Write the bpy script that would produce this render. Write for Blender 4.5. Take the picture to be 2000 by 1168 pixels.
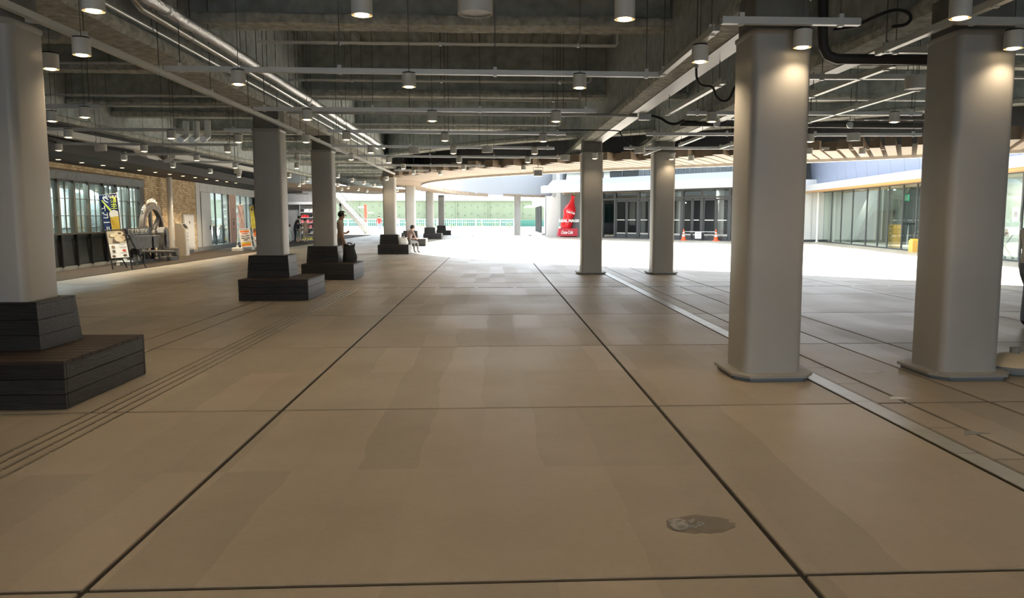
import bpy, bmesh, math, random
from mathutils import Vector, Matrix, noise
from mathutils.geometry import tessellate_polygon
random.seed(7)
for o in list(bpy.data.objects): bpy.data.objects.remove(o)
SC = bpy.context.scene
COL = SC.collection

# ------------------------------------------------------------------ camera
FPX, CXP, CYP, CAMH = 1520.0, 1040.0, 584.0, 1.6
PITCH = math.atan(160/FPX); YAW = math.atan(76/FPX*math.cos(PITCH))
CF = Vector((math.sin(YAW)*math.cos(PITCH), math.cos(YAW)*math.cos(PITCH), -math.sin(PITCH)))
CR = Vector((math.cos(YAW), -math.sin(YAW), 0)); CU = CR.cross(CF); CAM = Vector((0, 0, CAMH))
cd = bpy.data.cameras.new('camera'); cam = bpy.data.objects.new('camera', cd); COL.objects.link(cam)
cd.sensor_width = 36; cd.lens = FPX/2000*36; cd.shift_x = -0.02; cd.clip_end = 500; cd.clip_start = 0.05
cam.matrix_world = Matrix(((CR.x, CU.x, -CF.x, 0), (CR.y, CU.y, -CF.y, 0), (CR.z, CU.z, -CF.z, CAMH), (0, 0, 0, 1)))
SC.camera = cam

# ------------------------------------------------------------------ light and exposure
w = bpy.data.worlds.new('World'); SC.world = w; w.use_nodes = True
bgn = w.node_tree.nodes['Background']; bgn.inputs[0].default_value = (0.80, 0.90, 1.0, 1); bgn.inputs[1].default_value = 3.4
sd = bpy.data.lights.new('sun', 'SUN'); sun = bpy.data.objects.new('sun', sd); COL.objects.link(sun)
sd.energy = 30.0; sd.angle = 0.009; sd.color = (1.0, 0.965, 0.90)
sun.rotation_euler = Vector((-0.7, -2.6, -3.3)).to_track_quat('-Z', 'Y').to_euler()
LAMP_W = 40.0
vs = SC.view_settings; vs.view_transform = 'Standard'; vs.look = 'None'; vs.exposure = 0.32; vs.gamma = 1.0; vs.use_curve_mapping = False

# ------------------------------------------------------------------ helpers
def ray(px, py): return CF + CR*((px-CXP)/FPX) - CU*((py-CYP)/FPX)
def P(px, py, x=None, y=None, z=None):
    d = ray(px, py)
    t = (z-CAMH)/d.z if z is not None else (y/d.y if y is not None else x/d.x)
    return CAM + d*t
class Frame:                      # vertical plane through two ground points; d>0 is towards the plaza
    def __init__(s, a, b):
        s.o = Vector((a[0], a[1], 0)); e = Vector((b[0]-a[0], b[1]-a[1], 0)); s.L = e.length; s.t = e.normalized()
        n = Vector((s.t.y, -s.t.x, 0))
        if n.dot(CAM - s.o) < 0: n = -n
        s.n = n
        s.M = Matrix(((s.t.x, n.x, 0, s.o.x), (s.t.y, n.y, 0, s.o.y), (0, 0, 1, 0), (0, 0, 0, 1)))
    def w(s, u, d, z): return s.o + s.t*u + s.n*d + Vector((0, 0, z))
    def px(s, px, py, d=0):
        r = ray(px, py); q = s.o + s.n*d; t = (q-CAM).dot(s.n)/r.dot(s.n); p = CAM + r*t
        return (p-s.o).dot(s.t), p.z
MATS = {}
def mat(name, col, rough=0.6, metal=0.0, var=0.0, vscale=6.0, bump=0.0, bscale=40.0, emit=0.0, ecol=None, spec=0.5, stretch=None, dark=None):
    if name in MATS: return MATS[name]
    m = bpy.data.materials.new(name); m.use_nodes = True; nt = m.node_tree; b = nt.nodes['Principled BSDF']
    c = (*col, 1); b.inputs['Base Color'].default_value = c; b.inputs['Roughness'].default_value = rough
    b.inputs['Metallic'].default_value = metal; b.inputs['Specular IOR Level'].default_value = spec
    if emit: b.inputs['Emission Color'].default_value = (*(ecol or col), 1); b.inputs['Emission Strength'].default_value = emit
    if var or bump:
        g = nt.nodes.new('ShaderNodeTexCoord'); vec = g.outputs['Object']
        if stretch:
            mp = nt.nodes.new('ShaderNodeMapping'); mp.inputs['Scale'].default_value = stretch
            nt.links.new(vec, mp.inputs['Vector']); vec = mp.outputs[0]
    if var:
        n = nt.nodes.new('ShaderNodeTexNoise'); n.inputs['Scale'].default_value = vscale; n.inputs['Detail'].default_value = 6
        nt.links.new(vec, n.inputs['Vector'])
        r = nt.nodes.new('ShaderNodeMapRange'); r.inputs[1].default_value = 0.3; r.inputs[2].default_value = 0.7
        nt.links.new(n.outputs[0], r.inputs[0])
        mx = nt.nodes.new('ShaderNodeMix'); mx.data_type = 'RGBA'
        dk = dark or tuple(v*(1-var) for v in col); lt = tuple(min(1, v*(1+var*0.6)) for v in col)
        mx.inputs[6].default_value = (*dk, 1); mx.inputs[7].default_value = (*lt, 1)
        nt.links.new(r.outputs[0], mx.inputs[0]); nt.links.new(mx.outputs[2], b.inputs['Base Color'])
    if bump:
        n2 = nt.nodes.new('ShaderNodeTexNoise'); n2.inputs['Scale'].default_value = bscale; n2.inputs['Detail'].default_value = 5
        nt.links.new(vec, n2.inputs['Vector'])
        bp = nt.nodes.new('ShaderNodeBump'); bp.inputs['Strength'].default_value = bump; bp.inputs['Distance'].default_value = 0.02
        nt.links.new(n2.outputs[0], bp.inputs['Height']); nt.links.new(bp.outputs[0], b.inputs['Normal'])
    MATS[name] = m; return m
def glassmat(name, tint, refl=0.12, rough=0.02):
    m = bpy.data.materials.new(name); m.use_nodes = True; nt = m.node_tree; nt.nodes.clear()
    out = nt.nodes.new('ShaderNodeOutputMaterial'); mix = nt.nodes.new('ShaderNodeMixShader')
    tr = nt.nodes.new('ShaderNodeBsdfTransparent'); tr.inputs[0].default_value = (*tint, 1)
    gl = nt.nodes.new('ShaderNodeBsdfGlossy'); gl.inputs['Roughness'].default_value = rough; gl.inputs[0].default_value = (0.9, 0.95, 0.95, 1)
    lw = nt.nodes.new('ShaderNodeLayerWeight'); lw.inputs[0].default_value = 0.5; fr = nt.nodes.new('ShaderNodeMath'); fr.operation = 'POWER'; fr.inputs[1].default_value = 4.0; nt.links.new(lw.outputs['Facing'], fr.inputs[0])
    ad = nt.nodes.new('ShaderNodeMath'); ad.operation = 'ADD'; ad.inputs[1].default_value = refl; ad.use_clamp = True
    nt.links.new(fr.outputs[0], ad.inputs[0]); nt.links.new(ad.outputs[0], mix.inputs[0])
    nt.links.new(tr.outputs[0], mix.inputs[1]); nt.links.new(gl.outputs[0], mix.inputs[2]); nt.links.new(mix.outputs[0], out.inputs[0])
    MATS[name] = m; return m

TM = {}                            # thing name -> world matrix
def tag(o, label=None, cat=None, group=None, kind=None):
    if label: o['label'] = label
    if cat: o['category'] = cat
    if group: o['group'] = group
    if kind: o['kind'] = kind
    return o
def thing(name, label, cat, loc=(0, 0, 0), rz=0.0, group=None):
    o = bpy.data.objects.new(name, None); o.empty_display_size = 0.1; COL.objects.link(o)
    o.location = loc; o.rotation_euler = (0, 0, rz); TM[o.name] = Matrix.Translation(loc) @ Matrix.Rotation(rz, 4, 'Z')
    return tag(o, label, cat, group)
def dup(root, loc, rz, label, group=None):
    r = root.copy(); COL.objects.link(r); r.location = loc; r.rotation_euler = (0, 0, rz); r['label'] = label
    TM[r.name] = Matrix.Translation(loc) @ Matrix.Rotation(rz, 4, 'Z')
    if group: r['group'] = group
    for ch in list(root.children):
        c = ch.copy(); COL.objects.link(c); c.parent = r
        for g in list(ch.children):
            d = g.copy(); COL.objects.link(d); d.parent = c
    return r
class MB:
    def __init__(s, M=None): s.v = []; s.f = []; s.M = M
    def add(s, vs, fs):
        n = len(s.v); s.v += [Vector(v) for v in vs]; s.f += [tuple(i+n for i in f) for f in fs]; return s
    def box(s, x0, x1, y0, y1, z0, z1, M=None):
        vs = [(x0, y0, z0), (x1, y0, z0), (x1, y1, z0), (x0, y1, z0), (x0, y0, z1), (x1, y0, z1), (x1, y1, z1), (x0, y1, z1)]
        if M: vs = [M @ Vector(v) for v in vs]
        return s.add(vs, [(3, 2, 1, 0), (4, 5, 6, 7), (0, 1, 5, 4), (1, 2, 6, 5), (2, 3, 7, 6), (3, 0, 4, 7)])
    def cbox(s, x0, x1, y0, y1, z0, z1, c=0.01, M=None):     # box with chamfered vertical edges and top
        p = [(x0+c, y0), (x1-c, y0), (x1, y0+c), (x1, y1-c), (x1-c, y1), (x0+c, y1), (x0, y1-c), (x0, y0+c)]
        q = [(x0+2*c, y0+c), (x1-2*c, y0+c), (x1-c, y0+2*c), (x1-c, y1-2*c), (x1-2*c, y1-c), (x0+2*c, y1-c), (x0+c, y1-2*c), (x0+c, y0+2*c)]
        return s.loft([[(a, b, z0) for a, b in p], [(a, b, z1-c) for a, b in p], [(a, b, z1) for a, b in q]], M=M)
    def loft(s, rings, cap=True, M=None, closed=True):
        n = len(rings[0]); vs = [v for r in rings for v in r]
        if M: vs = [M @ Vector(v) for v in vs]
        fs = []
        for k in range(len(rings)-1):
            for i in range(n if closed else n-1):
                j = (i+1) % n; fs.append((k*n+i, k*n+j, (k+1)*n+j, (k+1)*n+i))
        if cap: fs.append(tuple(range(n-1, -1, -1))); fs.append(tuple((len(rings)-1)*n+i for i in range(n)))
        return s.add(vs, fs)
    def prism(s, poly, z0, z1, M=None): return s.loft([[(a, b, z0) for a, b in poly], [(a, b, z1) for a, b in poly]], M=M)
    def tube(s, pts, r, n=8, cap=True):
        pts = [Vector(p) for p in pts]; rings = []; rr = r if isinstance(r, (list, tuple)) else [r]*len(pts)
        up = None
        for i, p in enumerate(pts):
            t = (pts[min(i+1, len(pts)-1)] - pts[max(i-1, 0)]).normalized()
            if up is None: up = Vector((0, 0, 1)) if abs(t.z) < 0.9 else Vector((1, 0, 0))
            a = t.cross(up).normalized(); up = a.cross(t).normalized()
            rings.append([p + (a*math.cos(2*math.pi*k/n) + up*math.sin(2*math.pi*k/n))*rr[i] for k in range(n)])
        return s.loft(rings, cap)
    def lathe(s, prof, n=16, c=(0, 0, 0), M=None):
        return s.loft([[(c[0]+r*math.cos(2*math.pi*k/n), c[1]+r*math.sin(2*math.pi*k/n), c[2]+z) for k in range(n)] for r, z in prof], M=M)
    def quad(s, *p): return s.add(p, [tuple(range(len(p)))])
    def build(s, name, m, parent=None, smooth=False, label=None, mesh_only=False, world=False):
        M = s.M; v = [(M @ q) for q in s.v] if M else s.v
        if world and parent is not None and parent.name in TM:
            I = TM[parent.name].inverted(); v = [I @ q for q in v]
        me = bpy.data.meshes.new(name); me.from_pydata([tuple(q) for q in v], [], s.f)
        bm = bmesh.new(); bm.from_mesh(me); bmesh.ops.recalc_face_normals(bm, faces=bm.faces); bm.to_mesh(me); bm.free()
        me.materials.append(MATS[m] if isinstance(m, str) else m)
        if smooth:
            for p in me.polygons: p.use_smooth = True
            try: me.set_sharp_from_angle(angle=math.radians(40))
            except Exception: pass
        if mesh_only: return me
        return place(name, me, parent, label)
def place(name, me, parent=None, label=None, loc=None):
    o = bpy.data.objects.new(name, me); COL.objects.link(o)
    if parent is not None: o.parent = parent
    if loc is not None: o.location = loc
    if label: o['label'] = label
    return o
def ring(cx, cy, hx, hy, r, n=5):
    out = []
    for sx, sy, a0 in ((1, 1, 0), (-1, 1, 90), (-1, -1, 180), (1, -1, 270)):
        for k in range(n):
            a = math.radians(a0 + 90*k/(n-1)); out.append((cx+sx*(hx-r)+r*math.cos(a), cy+sy*(hy-r)+r*math.sin(a)))
    return out
def text_mesh(body, size, extrude=0.0, align='CENTER', shear=0.0, sx=1.0, bold=0.0):
    c = bpy.data.curves.new('txt', 'FONT'); c.body = body; c.size = size; c.extrude = extrude; c.align_x = align; c.align_y = 'CENTER'; c.shear = shear
    c.resolution_u = 3; c.offset = bold
    o = bpy.data.objects.new('txt', c); COL.objects.link(o); dg = bpy.context.evaluated_depsgraph_get()
    me = bpy.data.meshes.new_from_object(o.evaluated_get(dg)); bpy.data.objects.remove(o); bpy.data.curves.remove(c)
    for v in me.vertices: v.co.x *= sx
    me.name = 'lettering'; return me
def put_text(name, body, size, m, parent, M, extrude=0.003, **k):      # M maps text x,y,z to world
    me = text_mesh(body, size, extrude, **k); I = TM[parent.name].inverted() if parent is not None and parent.name in TM else Matrix()
    me.transform(I @ M); me.materials.clear(); me.materials.append(MATS[m]); return place(name, me, parent)
def basis(o, ex, ey):
    ex = Vector(ex).normalized(); ey = Vector(ey).normalized(); ez = ex.cross(ey); o = Vector(o)
    return Matrix(((ex.x, ey.x, ez.x, o.x), (ex.y, ey.y, ez.y, o.y), (ex.z, ey.z, ez.z, o.z), (0, 0, 0, 1)))
NUM = ['nearest', 'second nearest', 'third nearest']+['%s nearest' % w_ for w_ in 'fourth fifth sixth seventh eighth ninth tenth eleventh twelfth thirteenth fourteenth fifteenth sixteenth seventeenth eighteenth nineteenth twentieth twenty-first twenty-second twenty-third twenty-fourth twenty-fifth twenty-sixth twenty-seventh twenty-eighth twenty-ninth thirtieth thirty-first thirty-second thirty-third thirty-fourth thirty-fifth thirty-sixth thirty-seventh thirty-eighth thirty-ninth fortieth forty-first forty-second forty-third forty-fourth forty-fifth'.split()]
ORD = ['first', 'second', 'third', 'fourth', 'fifth', 'sixth', 'seventh', 'eighth', 'ninth', 'tenth', 'eleventh', 'twelfth', 'thirteenth', 'fourteenth', 'fifteenth']

# ------------------------------------------------------------------ materials
def floor_material():
    m = bpy.data.materials.new('concrete_paving'); m.use_nodes = True; nt = m.node_tree; b = nt.nodes['Principled BSDF']; L = nt.links.new
    geo = nt.nodes.new('ShaderNodeNewGeometry'); oi = nt.nodes.new('ShaderNodeObjectInfo')
    nz = nt.nodes.new('ShaderNodeTexNoise'); nz.inputs['Scale'].default_value = 0.9; nz.inputs['Detail'].default_value = 3
    L(geo.outputs['Position'], nz.inputs['Vector'])
    ad = nt.nodes.new('ShaderNodeVectorMath'); ad.operation = 'MULTIPLY_ADD'; ad.inputs[1].default_value = (0.20, 0.10, 0)
    L(nz.outputs['Color'], ad.inputs[0]); L(geo.outputs['Position'], ad.inputs[2])
    mp = nt.nodes.new('ShaderNodeMapping'); mp.inputs['Rotation'].default_value = (0, 0, math.radians(90)); L(ad.outputs[0], mp.inputs['Vector'])
    br = nt.nodes.new('ShaderNodeTexBrick'); br.inputs['Scale'].default_value = 1.0; br.offset = 0.0; mp.inputs['Location'].default_value = (0.19, 0, 0); br.inputs['Brick Width'].default_value = 1.575; br.inputs['Row Height'].default_value = 0.40
    br.inputs['Mortar Size'].default_value = 0.0; br.inputs['Color1'].default_value = (0, 0, 0, 1); br.inputs['Color2'].default_value = (1, 1, 1, 1); br.inputs['Bias'].default_value = 0.0
    L(mp.outputs[0], br.inputs['Vector'])
    n2 = nt.nodes.new('ShaderNodeTexNoise'); n2.inputs['Scale'].default_value = 0.55; n2.inputs['Detail'].default_value = 8; n2.inputs['Roughness'].default_value = 0.62; L(geo.outputs['Position'], n2.inputs['Vector'])
    n3 = nt.nodes.new('ShaderNodeTexNoise'); n3.inputs['Scale'].default_value = 26; n3.inputs['Detail'].default_value = 6; L(geo.outputs['Position'], n3.inputs['Vector'])
    def math_(op, a, b_):
        q = nt.nodes.new('ShaderNodeMath'); q.operation = op
        for i, x in enumerate((a, b_)):
            if isinstance(x, (int, float)): q.inputs[i].default_value = x
            else: L(x, q.inputs[i])
        return q.outputs[0]
    v = math_('ADD', math_('MULTIPLY', br.outputs['Color'], 0.27), math_('MULTIPLY', n2.outputs[0], 0.80))
    v = math_('ADD', v, math_('MULTIPLY', n3.outputs[0], 0.16)); v = math_('ADD', v, math_('MULTIPLY', oi.outputs['Random'], 0.10)); v = math_('MULTIPLY', v, 0.84)
    rp = nt.nodes.new('ShaderNodeValToRGB'); L(v, rp.inputs[0])
    rp.color_ramp.elements[0].position = 0.27; rp.color_ramp.elements[0].color = (0.285, 0.250, 0.195, 1)
    rp.color_ramp.elements[1].position = 0.90; rp.color_ramp.elements[1].color = (0.455, 0.415, 0.345, 1)
    tn = nt.nodes.new('ShaderNodeMix'); tn.data_type = 'RGBA'; tn.blend_type = 'MULTIPLY'; tn.inputs[7].default_value = (1.0, 0.945, 0.915, 1)
    hn = nt.nodes.new('ShaderNodeTexNoise'); hn.inputs['Scale'].default_value = 0.35; L(geo.outputs['Position'], hn.inputs['Vector'])
    L(math_('MULTIPLY', br.outputs['Color'], math_('MULTIPLY', hn.outputs[0], 1.6)), tn.inputs[0]); L(rp.outputs[0], tn.inputs[6]); L(tn.outputs[2], b.inputs['Base Color'])
    mr = nt.nodes.new('ShaderNodeMapRange'); mr.inputs[1].default_value = 0.3; mr.inputs[2].default_value = 1.0; mr.inputs[3].default_value = 0.50; mr.inputs[4].default_value = 0.24
    L(v, mr.inputs[0]); L(mr.outputs[0], b.inputs['Roughness'])
    bp = nt.nodes.new('ShaderNodeBump'); bp.inputs['Strength'].default_value = 0.12; bp.inputs['Distance'].default_value = 0.004
    L(n3.outputs[0], bp.inputs['Height']); L(bp.outputs[0], b.inputs['Normal'])
    MATS['concrete_paving'] = m
floor_material()
def wood_material(name, c0, c1, scale, rough=0.55, bump=0.25):
    m = bpy.data.materials.new(name); m.use_nodes = True; nt = m.node_tree; b = nt.nodes['Principled BSDF']; L = nt.links.new
    tc = nt.nodes.new('ShaderNodeTexCoord'); oi = nt.nodes.new('ShaderNodeObjectInfo')
    mp = nt.nodes.new('ShaderNodeMapping'); mp.inputs['Scale'].default_value = scale; L(tc.outputs['Object'], mp.inputs['Vector'])
    L(oi.outputs['Random'], mp.inputs['Location'])
    n = nt.nodes.new('ShaderNodeTexNoise'); n.inputs['Scale'].default_value = 5; n.inputs['Detail'].default_value = 8; n.inputs['Distortion'].default_value = 0.6; L(mp.outputs[0], n.inputs['Vector'])
    ad = nt.nodes.new('ShaderNodeMath'); ad.operation = 'MULTIPLY_ADD'; ad.inputs[1].default_value = 0.35; L(oi.outputs['Random'], ad.inputs[0]); L(n.outputs[0], ad.inputs[2])
    rp = nt.nodes.new('ShaderNodeValToRGB'); rp.color_ramp.elements[0].position = 0.4; rp.color_ramp.elements[1].position = 0.95
    rp.color_ramp.elements[0].color = (*c0, 1); rp.color_ramp.elements[1].color = (*c1, 1); L(ad.outputs[0], rp.inputs[0]); L(rp.outputs[0], b.inputs['Base Color'])
    b.inputs['Roughness'].default_value = rough
    bp = nt.nodes.new('ShaderNodeBump'); bp.inputs['Strength'].default_value = bump; bp.inputs['Distance'].default_value = 0.01; L(n.outputs[0], bp.inputs['Height']); L(bp.outputs[0], b.inputs['Normal'])
    MATS[name] = m
wood_material('bench_wood', (0.009, 0.0085, 0.008), (0.034, 0.032, 0.030), (1.2, 14, 14), 0.36, 0.9)
wood_material('bench_top_wood', (0.016, 0.009, 0.006), (0.042, 0.024, 0.016), (1.2, 14, 14), 0.5, 0.3)
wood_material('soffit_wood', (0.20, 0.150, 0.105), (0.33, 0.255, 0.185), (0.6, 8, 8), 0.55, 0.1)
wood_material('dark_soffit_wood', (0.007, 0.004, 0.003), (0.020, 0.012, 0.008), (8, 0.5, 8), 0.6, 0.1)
mat('joint', (0.022, 0.019, 0.015), 0.9)
mat('outdoor_paving', (0.52, 0.50, 0.46), 0.8, var=0.15, vscale=0.6)
mat('brown_strip', (0.040, 0.026, 0.015), 0.85, var=0.3, vscale=4)
mat('fireproofing', (0.50, 0.555, 0.555), 0.95, var=0.25, vscale=5, bump=1.0, bscale=22)
mat('fireproof_flange', (0.55, 0.57, 0.53), 0.95, var=0.38, vscale=9, bump=1.0, bscale=26)
mat('deck', (0.47, 0.51, 0.51), 0.9, var=0.2, vscale=3, bump=0.3, bscale=15)
mat('column_paint', (0.44, 0.435, 0.415), 0.42, var=0.07, vscale=1.5, bump=0.03, bscale=8)
mat('column_upper', (0.21, 0.215, 0.20), 0.8, var=0.15, vscale=5, bump=0.3, bscale=30)
mat('plate_paint', (0.36, 0.355, 0.33), 0.5)
mat('plate_tape', (0.20, 0.235, 0.26), 0.6)
mat('galvanised', (0.55, 0.56, 0.55), 0.38, 0.65, var=0.12, vscale=12)
mat('tray_steel', (0.76, 0.78, 0.77), 0.35, 0.15)
mat('rod_steel', (0.16, 0.16, 0.15), 0.5, 0.6)
mat('foil', (0.90, 0.90, 0.90), 0.25, 0.75, bump=1.0, bscale=30)
mat('conduit', (0.80, 0.81, 0.80), 0.28, 0.5)
mat('dark_pipe', (0.055, 0.056, 0.055), 0.45)
mat('lamp_white', (0.80, 0.80, 0.76), 0.4)
mat('lamp_glow', (1, 0.8, 0.5), 0.5, emit=9.0, ecol=(1.0, 0.74, 0.40))
mat('lamp_inner', (0.75, 0.62, 0.40), 0.35)
mat('lamp_dark', (0.35, 0.35, 0.34), 0.4)
mat('black_metal', (0.016, 0.016, 0.016), 0.45, 0.4)
mat('black_plastic', (0.02, 0.02, 0.02), 0.5)
mat('white_paint', (0.78, 0.78, 0.76), 0.5)
mat('white_panel', (0.62, 0.62, 0.60), 0.45)
mat('fascia_white', (0.36, 0.38, 0.41), 0.45)
mat('lip_white', (0.42, 0.42, 0.41), 0.4)
mat('blue_sheet', (0.25, 0.285, 0.385), 0.35, 0.1)
mat('grey_wall', (0.33, 0.335, 0.34), 0.7, var=0.08, vscale=2)
mat('dark_interior', (0.13, 0.138, 0.14), 0.8)
mat('light_interior', (0.62, 0.63, 0.58), 0.8)
mat('frame_dark', (0.075, 0.08, 0.082), 0.4, 0.3)
mat('frame_steel', (0.075, 0.07, 0.055), 0.5, 0.2)
mat('lintel_steel', (0.20, 0.215, 0.22), 0.5, 0.4, var=0.2, vscale=6)
mat('panel_dark', (0.025, 0.030, 0.029), 0.35, 0.3, var=0.3, vscale=4)
mat('plinth', (0.32, 0.33, 0.32), 0.8, var=0.1)
mat('brick', (0.52, 0.37, 0.215), 0.85, var=0.45, vscale=7, bump=0.4, bscale=60)
mat('mortar', (0.30, 0.215, 0.13), 0.95)
mat('tank_steel', (0.78, 0.86, 0.86), 0.30, 0.35)
mat('cast_iron', (0.20, 0.195, 0.185), 0.5, 0.5, var=0.3, vscale=8, bump=0.3, bscale=30)
mat('wheel_iron', (0.15, 0.13, 0.11), 0.5, 0.45, var=0.25, vscale=6)
mat('letter_white', (0.85, 0.85, 0.80), 0.5)
mat('red_gloss', (0.72, 0.015, 0.022), 0.3)
mat('red_dark', (0.52, 0.012, 0.03), 0.35)
mat('cone_orange', (0.90, 0.13, 0.03), 0.45)
mat('paper', (0.82, 0.82, 0.80), 0.7)
mat('ink', (0.03, 0.03, 0.035), 0.7)
mat('orange_print', (0.80, 0.22, 0.05), 0.6)
mat('yellow_print', (0.82, 0.58, 0.05), 0.6)
mat('yellow_flag', (0.70, 0.62, 0.12), 0.75)
mat('mauve_flag', (0.52, 0.40, 0.40), 0.75)
mat('salmon_panel', (0.72, 0.45, 0.33), 0.6)
mat('navy_cloth', (0.012, 0.028, 0.105), 0.75)
mat('lime_print', (0.60, 0.66, 0.08), 0.7)
mat('beer', (0.62, 0.42, 0.05), 0.6)
mat('foam', (0.78, 0.74, 0.66), 0.7)
mat('food_brown', (0.10, 0.055, 0.03), 0.6)
mat('food_tan', (0.45, 0.27, 0.13), 0.6)
mat('food_cream', (0.62, 0.52, 0.34), 0.6)
mat('food_red', (0.55, 0.08, 0.06), 0.6)
mat('print_beige', (0.42, 0.36, 0.26), 0.6)
mat('kiosk_beige', (0.42, 0.38, 0.31), 0.5)
mat('bridge_green', (0.185, 0.225, 0.145), 0.6, var=0.06, vscale=0.8)
mat('bridge_rivet', (0.13, 0.16, 0.10), 0.6)
mat('rail_white', (0.45, 0.48, 0.48), 0.4)
mat('teal_sheet', (0.05, 0.20, 0.18), 0.4)
mat('bush', (0.08, 0.17, 0.03), 0.8, var=0.4, vscale=3)
mat('stair_grey', (0.26, 0.29, 0.29), 0.5)
mat('sign_red', (0.40, 0.10, 0.06), 0.5)
mat('skin', (0.50, 0.30, 0.21), 0.55)
mat('hair', (0.012, 0.010, 0.009), 0.5)
mat('shirt_red', (0.75, 0.03, 0.02), 0.75)
mat('denim', (0.16, 0.20, 0.27), 0.85)
mat('denim_pale', (0.24, 0.28, 0.34), 0.85)
mat('shirt_beige', (0.46, 0.38, 0.31), 0.85)
mat('shirt_rose', (0.34, 0.25, 0.23), 0.85)
mat('trouser_grey', (0.22, 0.22, 0.215), 0.85)
mat('cloth_black', (0.018, 0.018, 0.020), 0.85)
mat('cloth_white', (0.75, 0.75, 0.73), 0.85)
mat('cloth_tan', (0.40, 0.30, 0.22), 0.85)
mat('shoe', (0.03, 0.03, 0.03), 0.6)
mat('bag_dark', (0.030, 0.032, 0.030), 0.8, bump=0.3, bscale=20)
mat('bag_white', (0.78, 0.77, 0.72), 0.6, bump=0.4, bscale=14)
mat('cream_base', (0.72, 0.60, 0.42), 0.5)
mat('green_sign', (0.02, 0.42, 0.22), 0.5, emit=0.5)
mat('orange_box', (0.75, 0.45, 0.10), 0.6)
mat('wood_warm', (0.60, 0.34, 0.13), 0.5)
mat('pink_cloth', (0.75, 0.22, 0.26), 0.8)
mat('stain', (0.17, 0.145, 0.115), 0.30, var=0.2, vscale=10)
mat('crust', (0.40, 0.39, 0.36), 0.45, var=0.5, vscale=30, bump=1.0, bscale=60)
mat('bar_metal', (0.30, 0.265, 0.20), 0.30, 0.85)
mat('channel_metal', (0.55, 0.55, 0.53), 0.30, 0.45, var=0.15, vscale=3)
glassmat('shop_glass', (0.80, 0.86, 0.84), 0.06)
glassmat('dark_glass', (0.70, 0.73, 0.74), 0.07)
glassmat('wing_glass', (0.72, 0.78, 0.76), 0.05)
glassmat('teal_glass', (0.25, 0.62, 0.58), 0.05)

# ------------------------------------------------------------------ roof opening outline (world x, y, lip height)
NEAR = [(-3.72, 43.0, 3.3), (-3.45, 40.2, 3.3), (-2.7, 37.2, 3.3), (-1.5, 34.6, 3.3), (0.0, 32.2, 3.3), (1.6, 30.3, 3.3), (3.2, 28.7, 3.3), (5.2, 27.0, 3.3), (7.6, 25.1, 3.3), (9.6, 23.4, 3.3),
        (11.4, 21.7, 3.3), (13.2, 20.0, 3.3), (15.4, 18.2, 3.3), (17.8, 16.6, 3.3), (20.0, 15.4, 3.3)]
FAR = [(5.6, 73.0, 3.55), (2.5, 70.4, 3.55), (0.9, 68.6, 3.53), (-0.3, 66.5, 3.5), (-1.5, 63.4, 3.47), (-2.4, 60.2, 3.44), (-3.05, 56.4, 3.40), (-3.5, 52.0, 3.36), (-3.75, 48.0, 3.32), (-3.85, 45.4, 3.3)]
HOLE = [p[:2] for p in NEAR] + [(20.0, 49.3), (17.6, 49.4), (5.6, 63.7)] + [p[:2] for p in FAR]
def near_x(y):      # x of the near edge at a given y
    for a, b in zip(NEAR, NEAR[1:]):
        if b[1] <= y <= a[1]: return a[0]+(b[0]-a[0])*(a[1]-y)/(a[1]-b[1])
    return 20.0 if y < 16 else -3.85

# ================================================================== FLOOR
floor = MB().box(-14.5, 30, -45, 74, -0.30, -0.014).build('floor', 'joint'); tag(floor, 'pale concrete slab paving with dark joints under the roof', None, None, 'structure')
out = MB().box(-60, 60, 74.0, 140, -0.30, -0.002).build('floor_outdoor', 'outdoor_paving'); tag(out, 'sunlit pale paving beyond the roof', None, None, 'structure')
JW = 0.015
xs_left = [(-14.4, -10.95), (-10.95, -7.7), (-7.7, -4.55), (-4.55, -4.15), (-4.15, -1.77), (-1.77, 1.38), (1.38, 3.11), (3.30, 3.57), (3.57, 4.30), (4.30, 5.0), (5.0, 8.15), (8.15, 11.3), (11.3, 14.45), (14.45, 17.6), (17.6, 21.5)]
rows = [-6.2+3.15*k for k in range(26)]
cache = {}
for (x0, x1) in xs_left:
    if x0 < -12: continue
    far_limit = 74.0
    for r0 in rows:
        r1 = r0+3.15; y0, y1 = r0+0.04, r1+0.04
        if y1 > 74: continue
        if x0 in (-4.55, 3.57, 4.30) and y0 > 40: continue
        k = (round(x1-x0, 3), round(y1-y0, 3), x0 == 3.30)
        if k not in cache:
            hx, hy = (x1-x0)/2-JW, (y1-y0)/2-JW
            m = MB()
            if x0 == 3.30:
                for q in range(4): m.cbox(-hx, hx, -hy+q*hy/2+0.006, -hy+(q+1)*hy/2-0.006, -0.05, 0, 0.004)
            else: m.cbox(-hx, hx, -hy, hy, -0.05, 0, 0.004)
            cache[k] = m.build('slab', 'concrete_paving', mesh_only=True)
        if x0 == 3.30 and y0 > 30: continue
        place('paving_slab', cache[k], floor, None, ((x0+x1)/2, (y0+y1)/2, 0))
# the narrow lanes are one long slab further back
for (x0, x1) in ((-4.55, -4.15), (3.57, 4.30), (4.30, 5.0)):
    MB().cbox(x0+JW, x1-JW, 40.2, 73.9, -0.05, 0, 0.004).build('paving_slab', 'concrete_paving', floor)
MB().cbox(3.31, 3.56, 31.9, 73.9, -0.05, 0, 0.004).build('paving_slab', 'concrete_paving', floor)
bs = MB().box(-14.4, -10.97, -6, 73.9, -0.05, 0.004).build('trim_1', 'brown_strip', None); tag(bs, 'dark brown floor strip along the shop fronts', None, None, 'structure')
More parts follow.
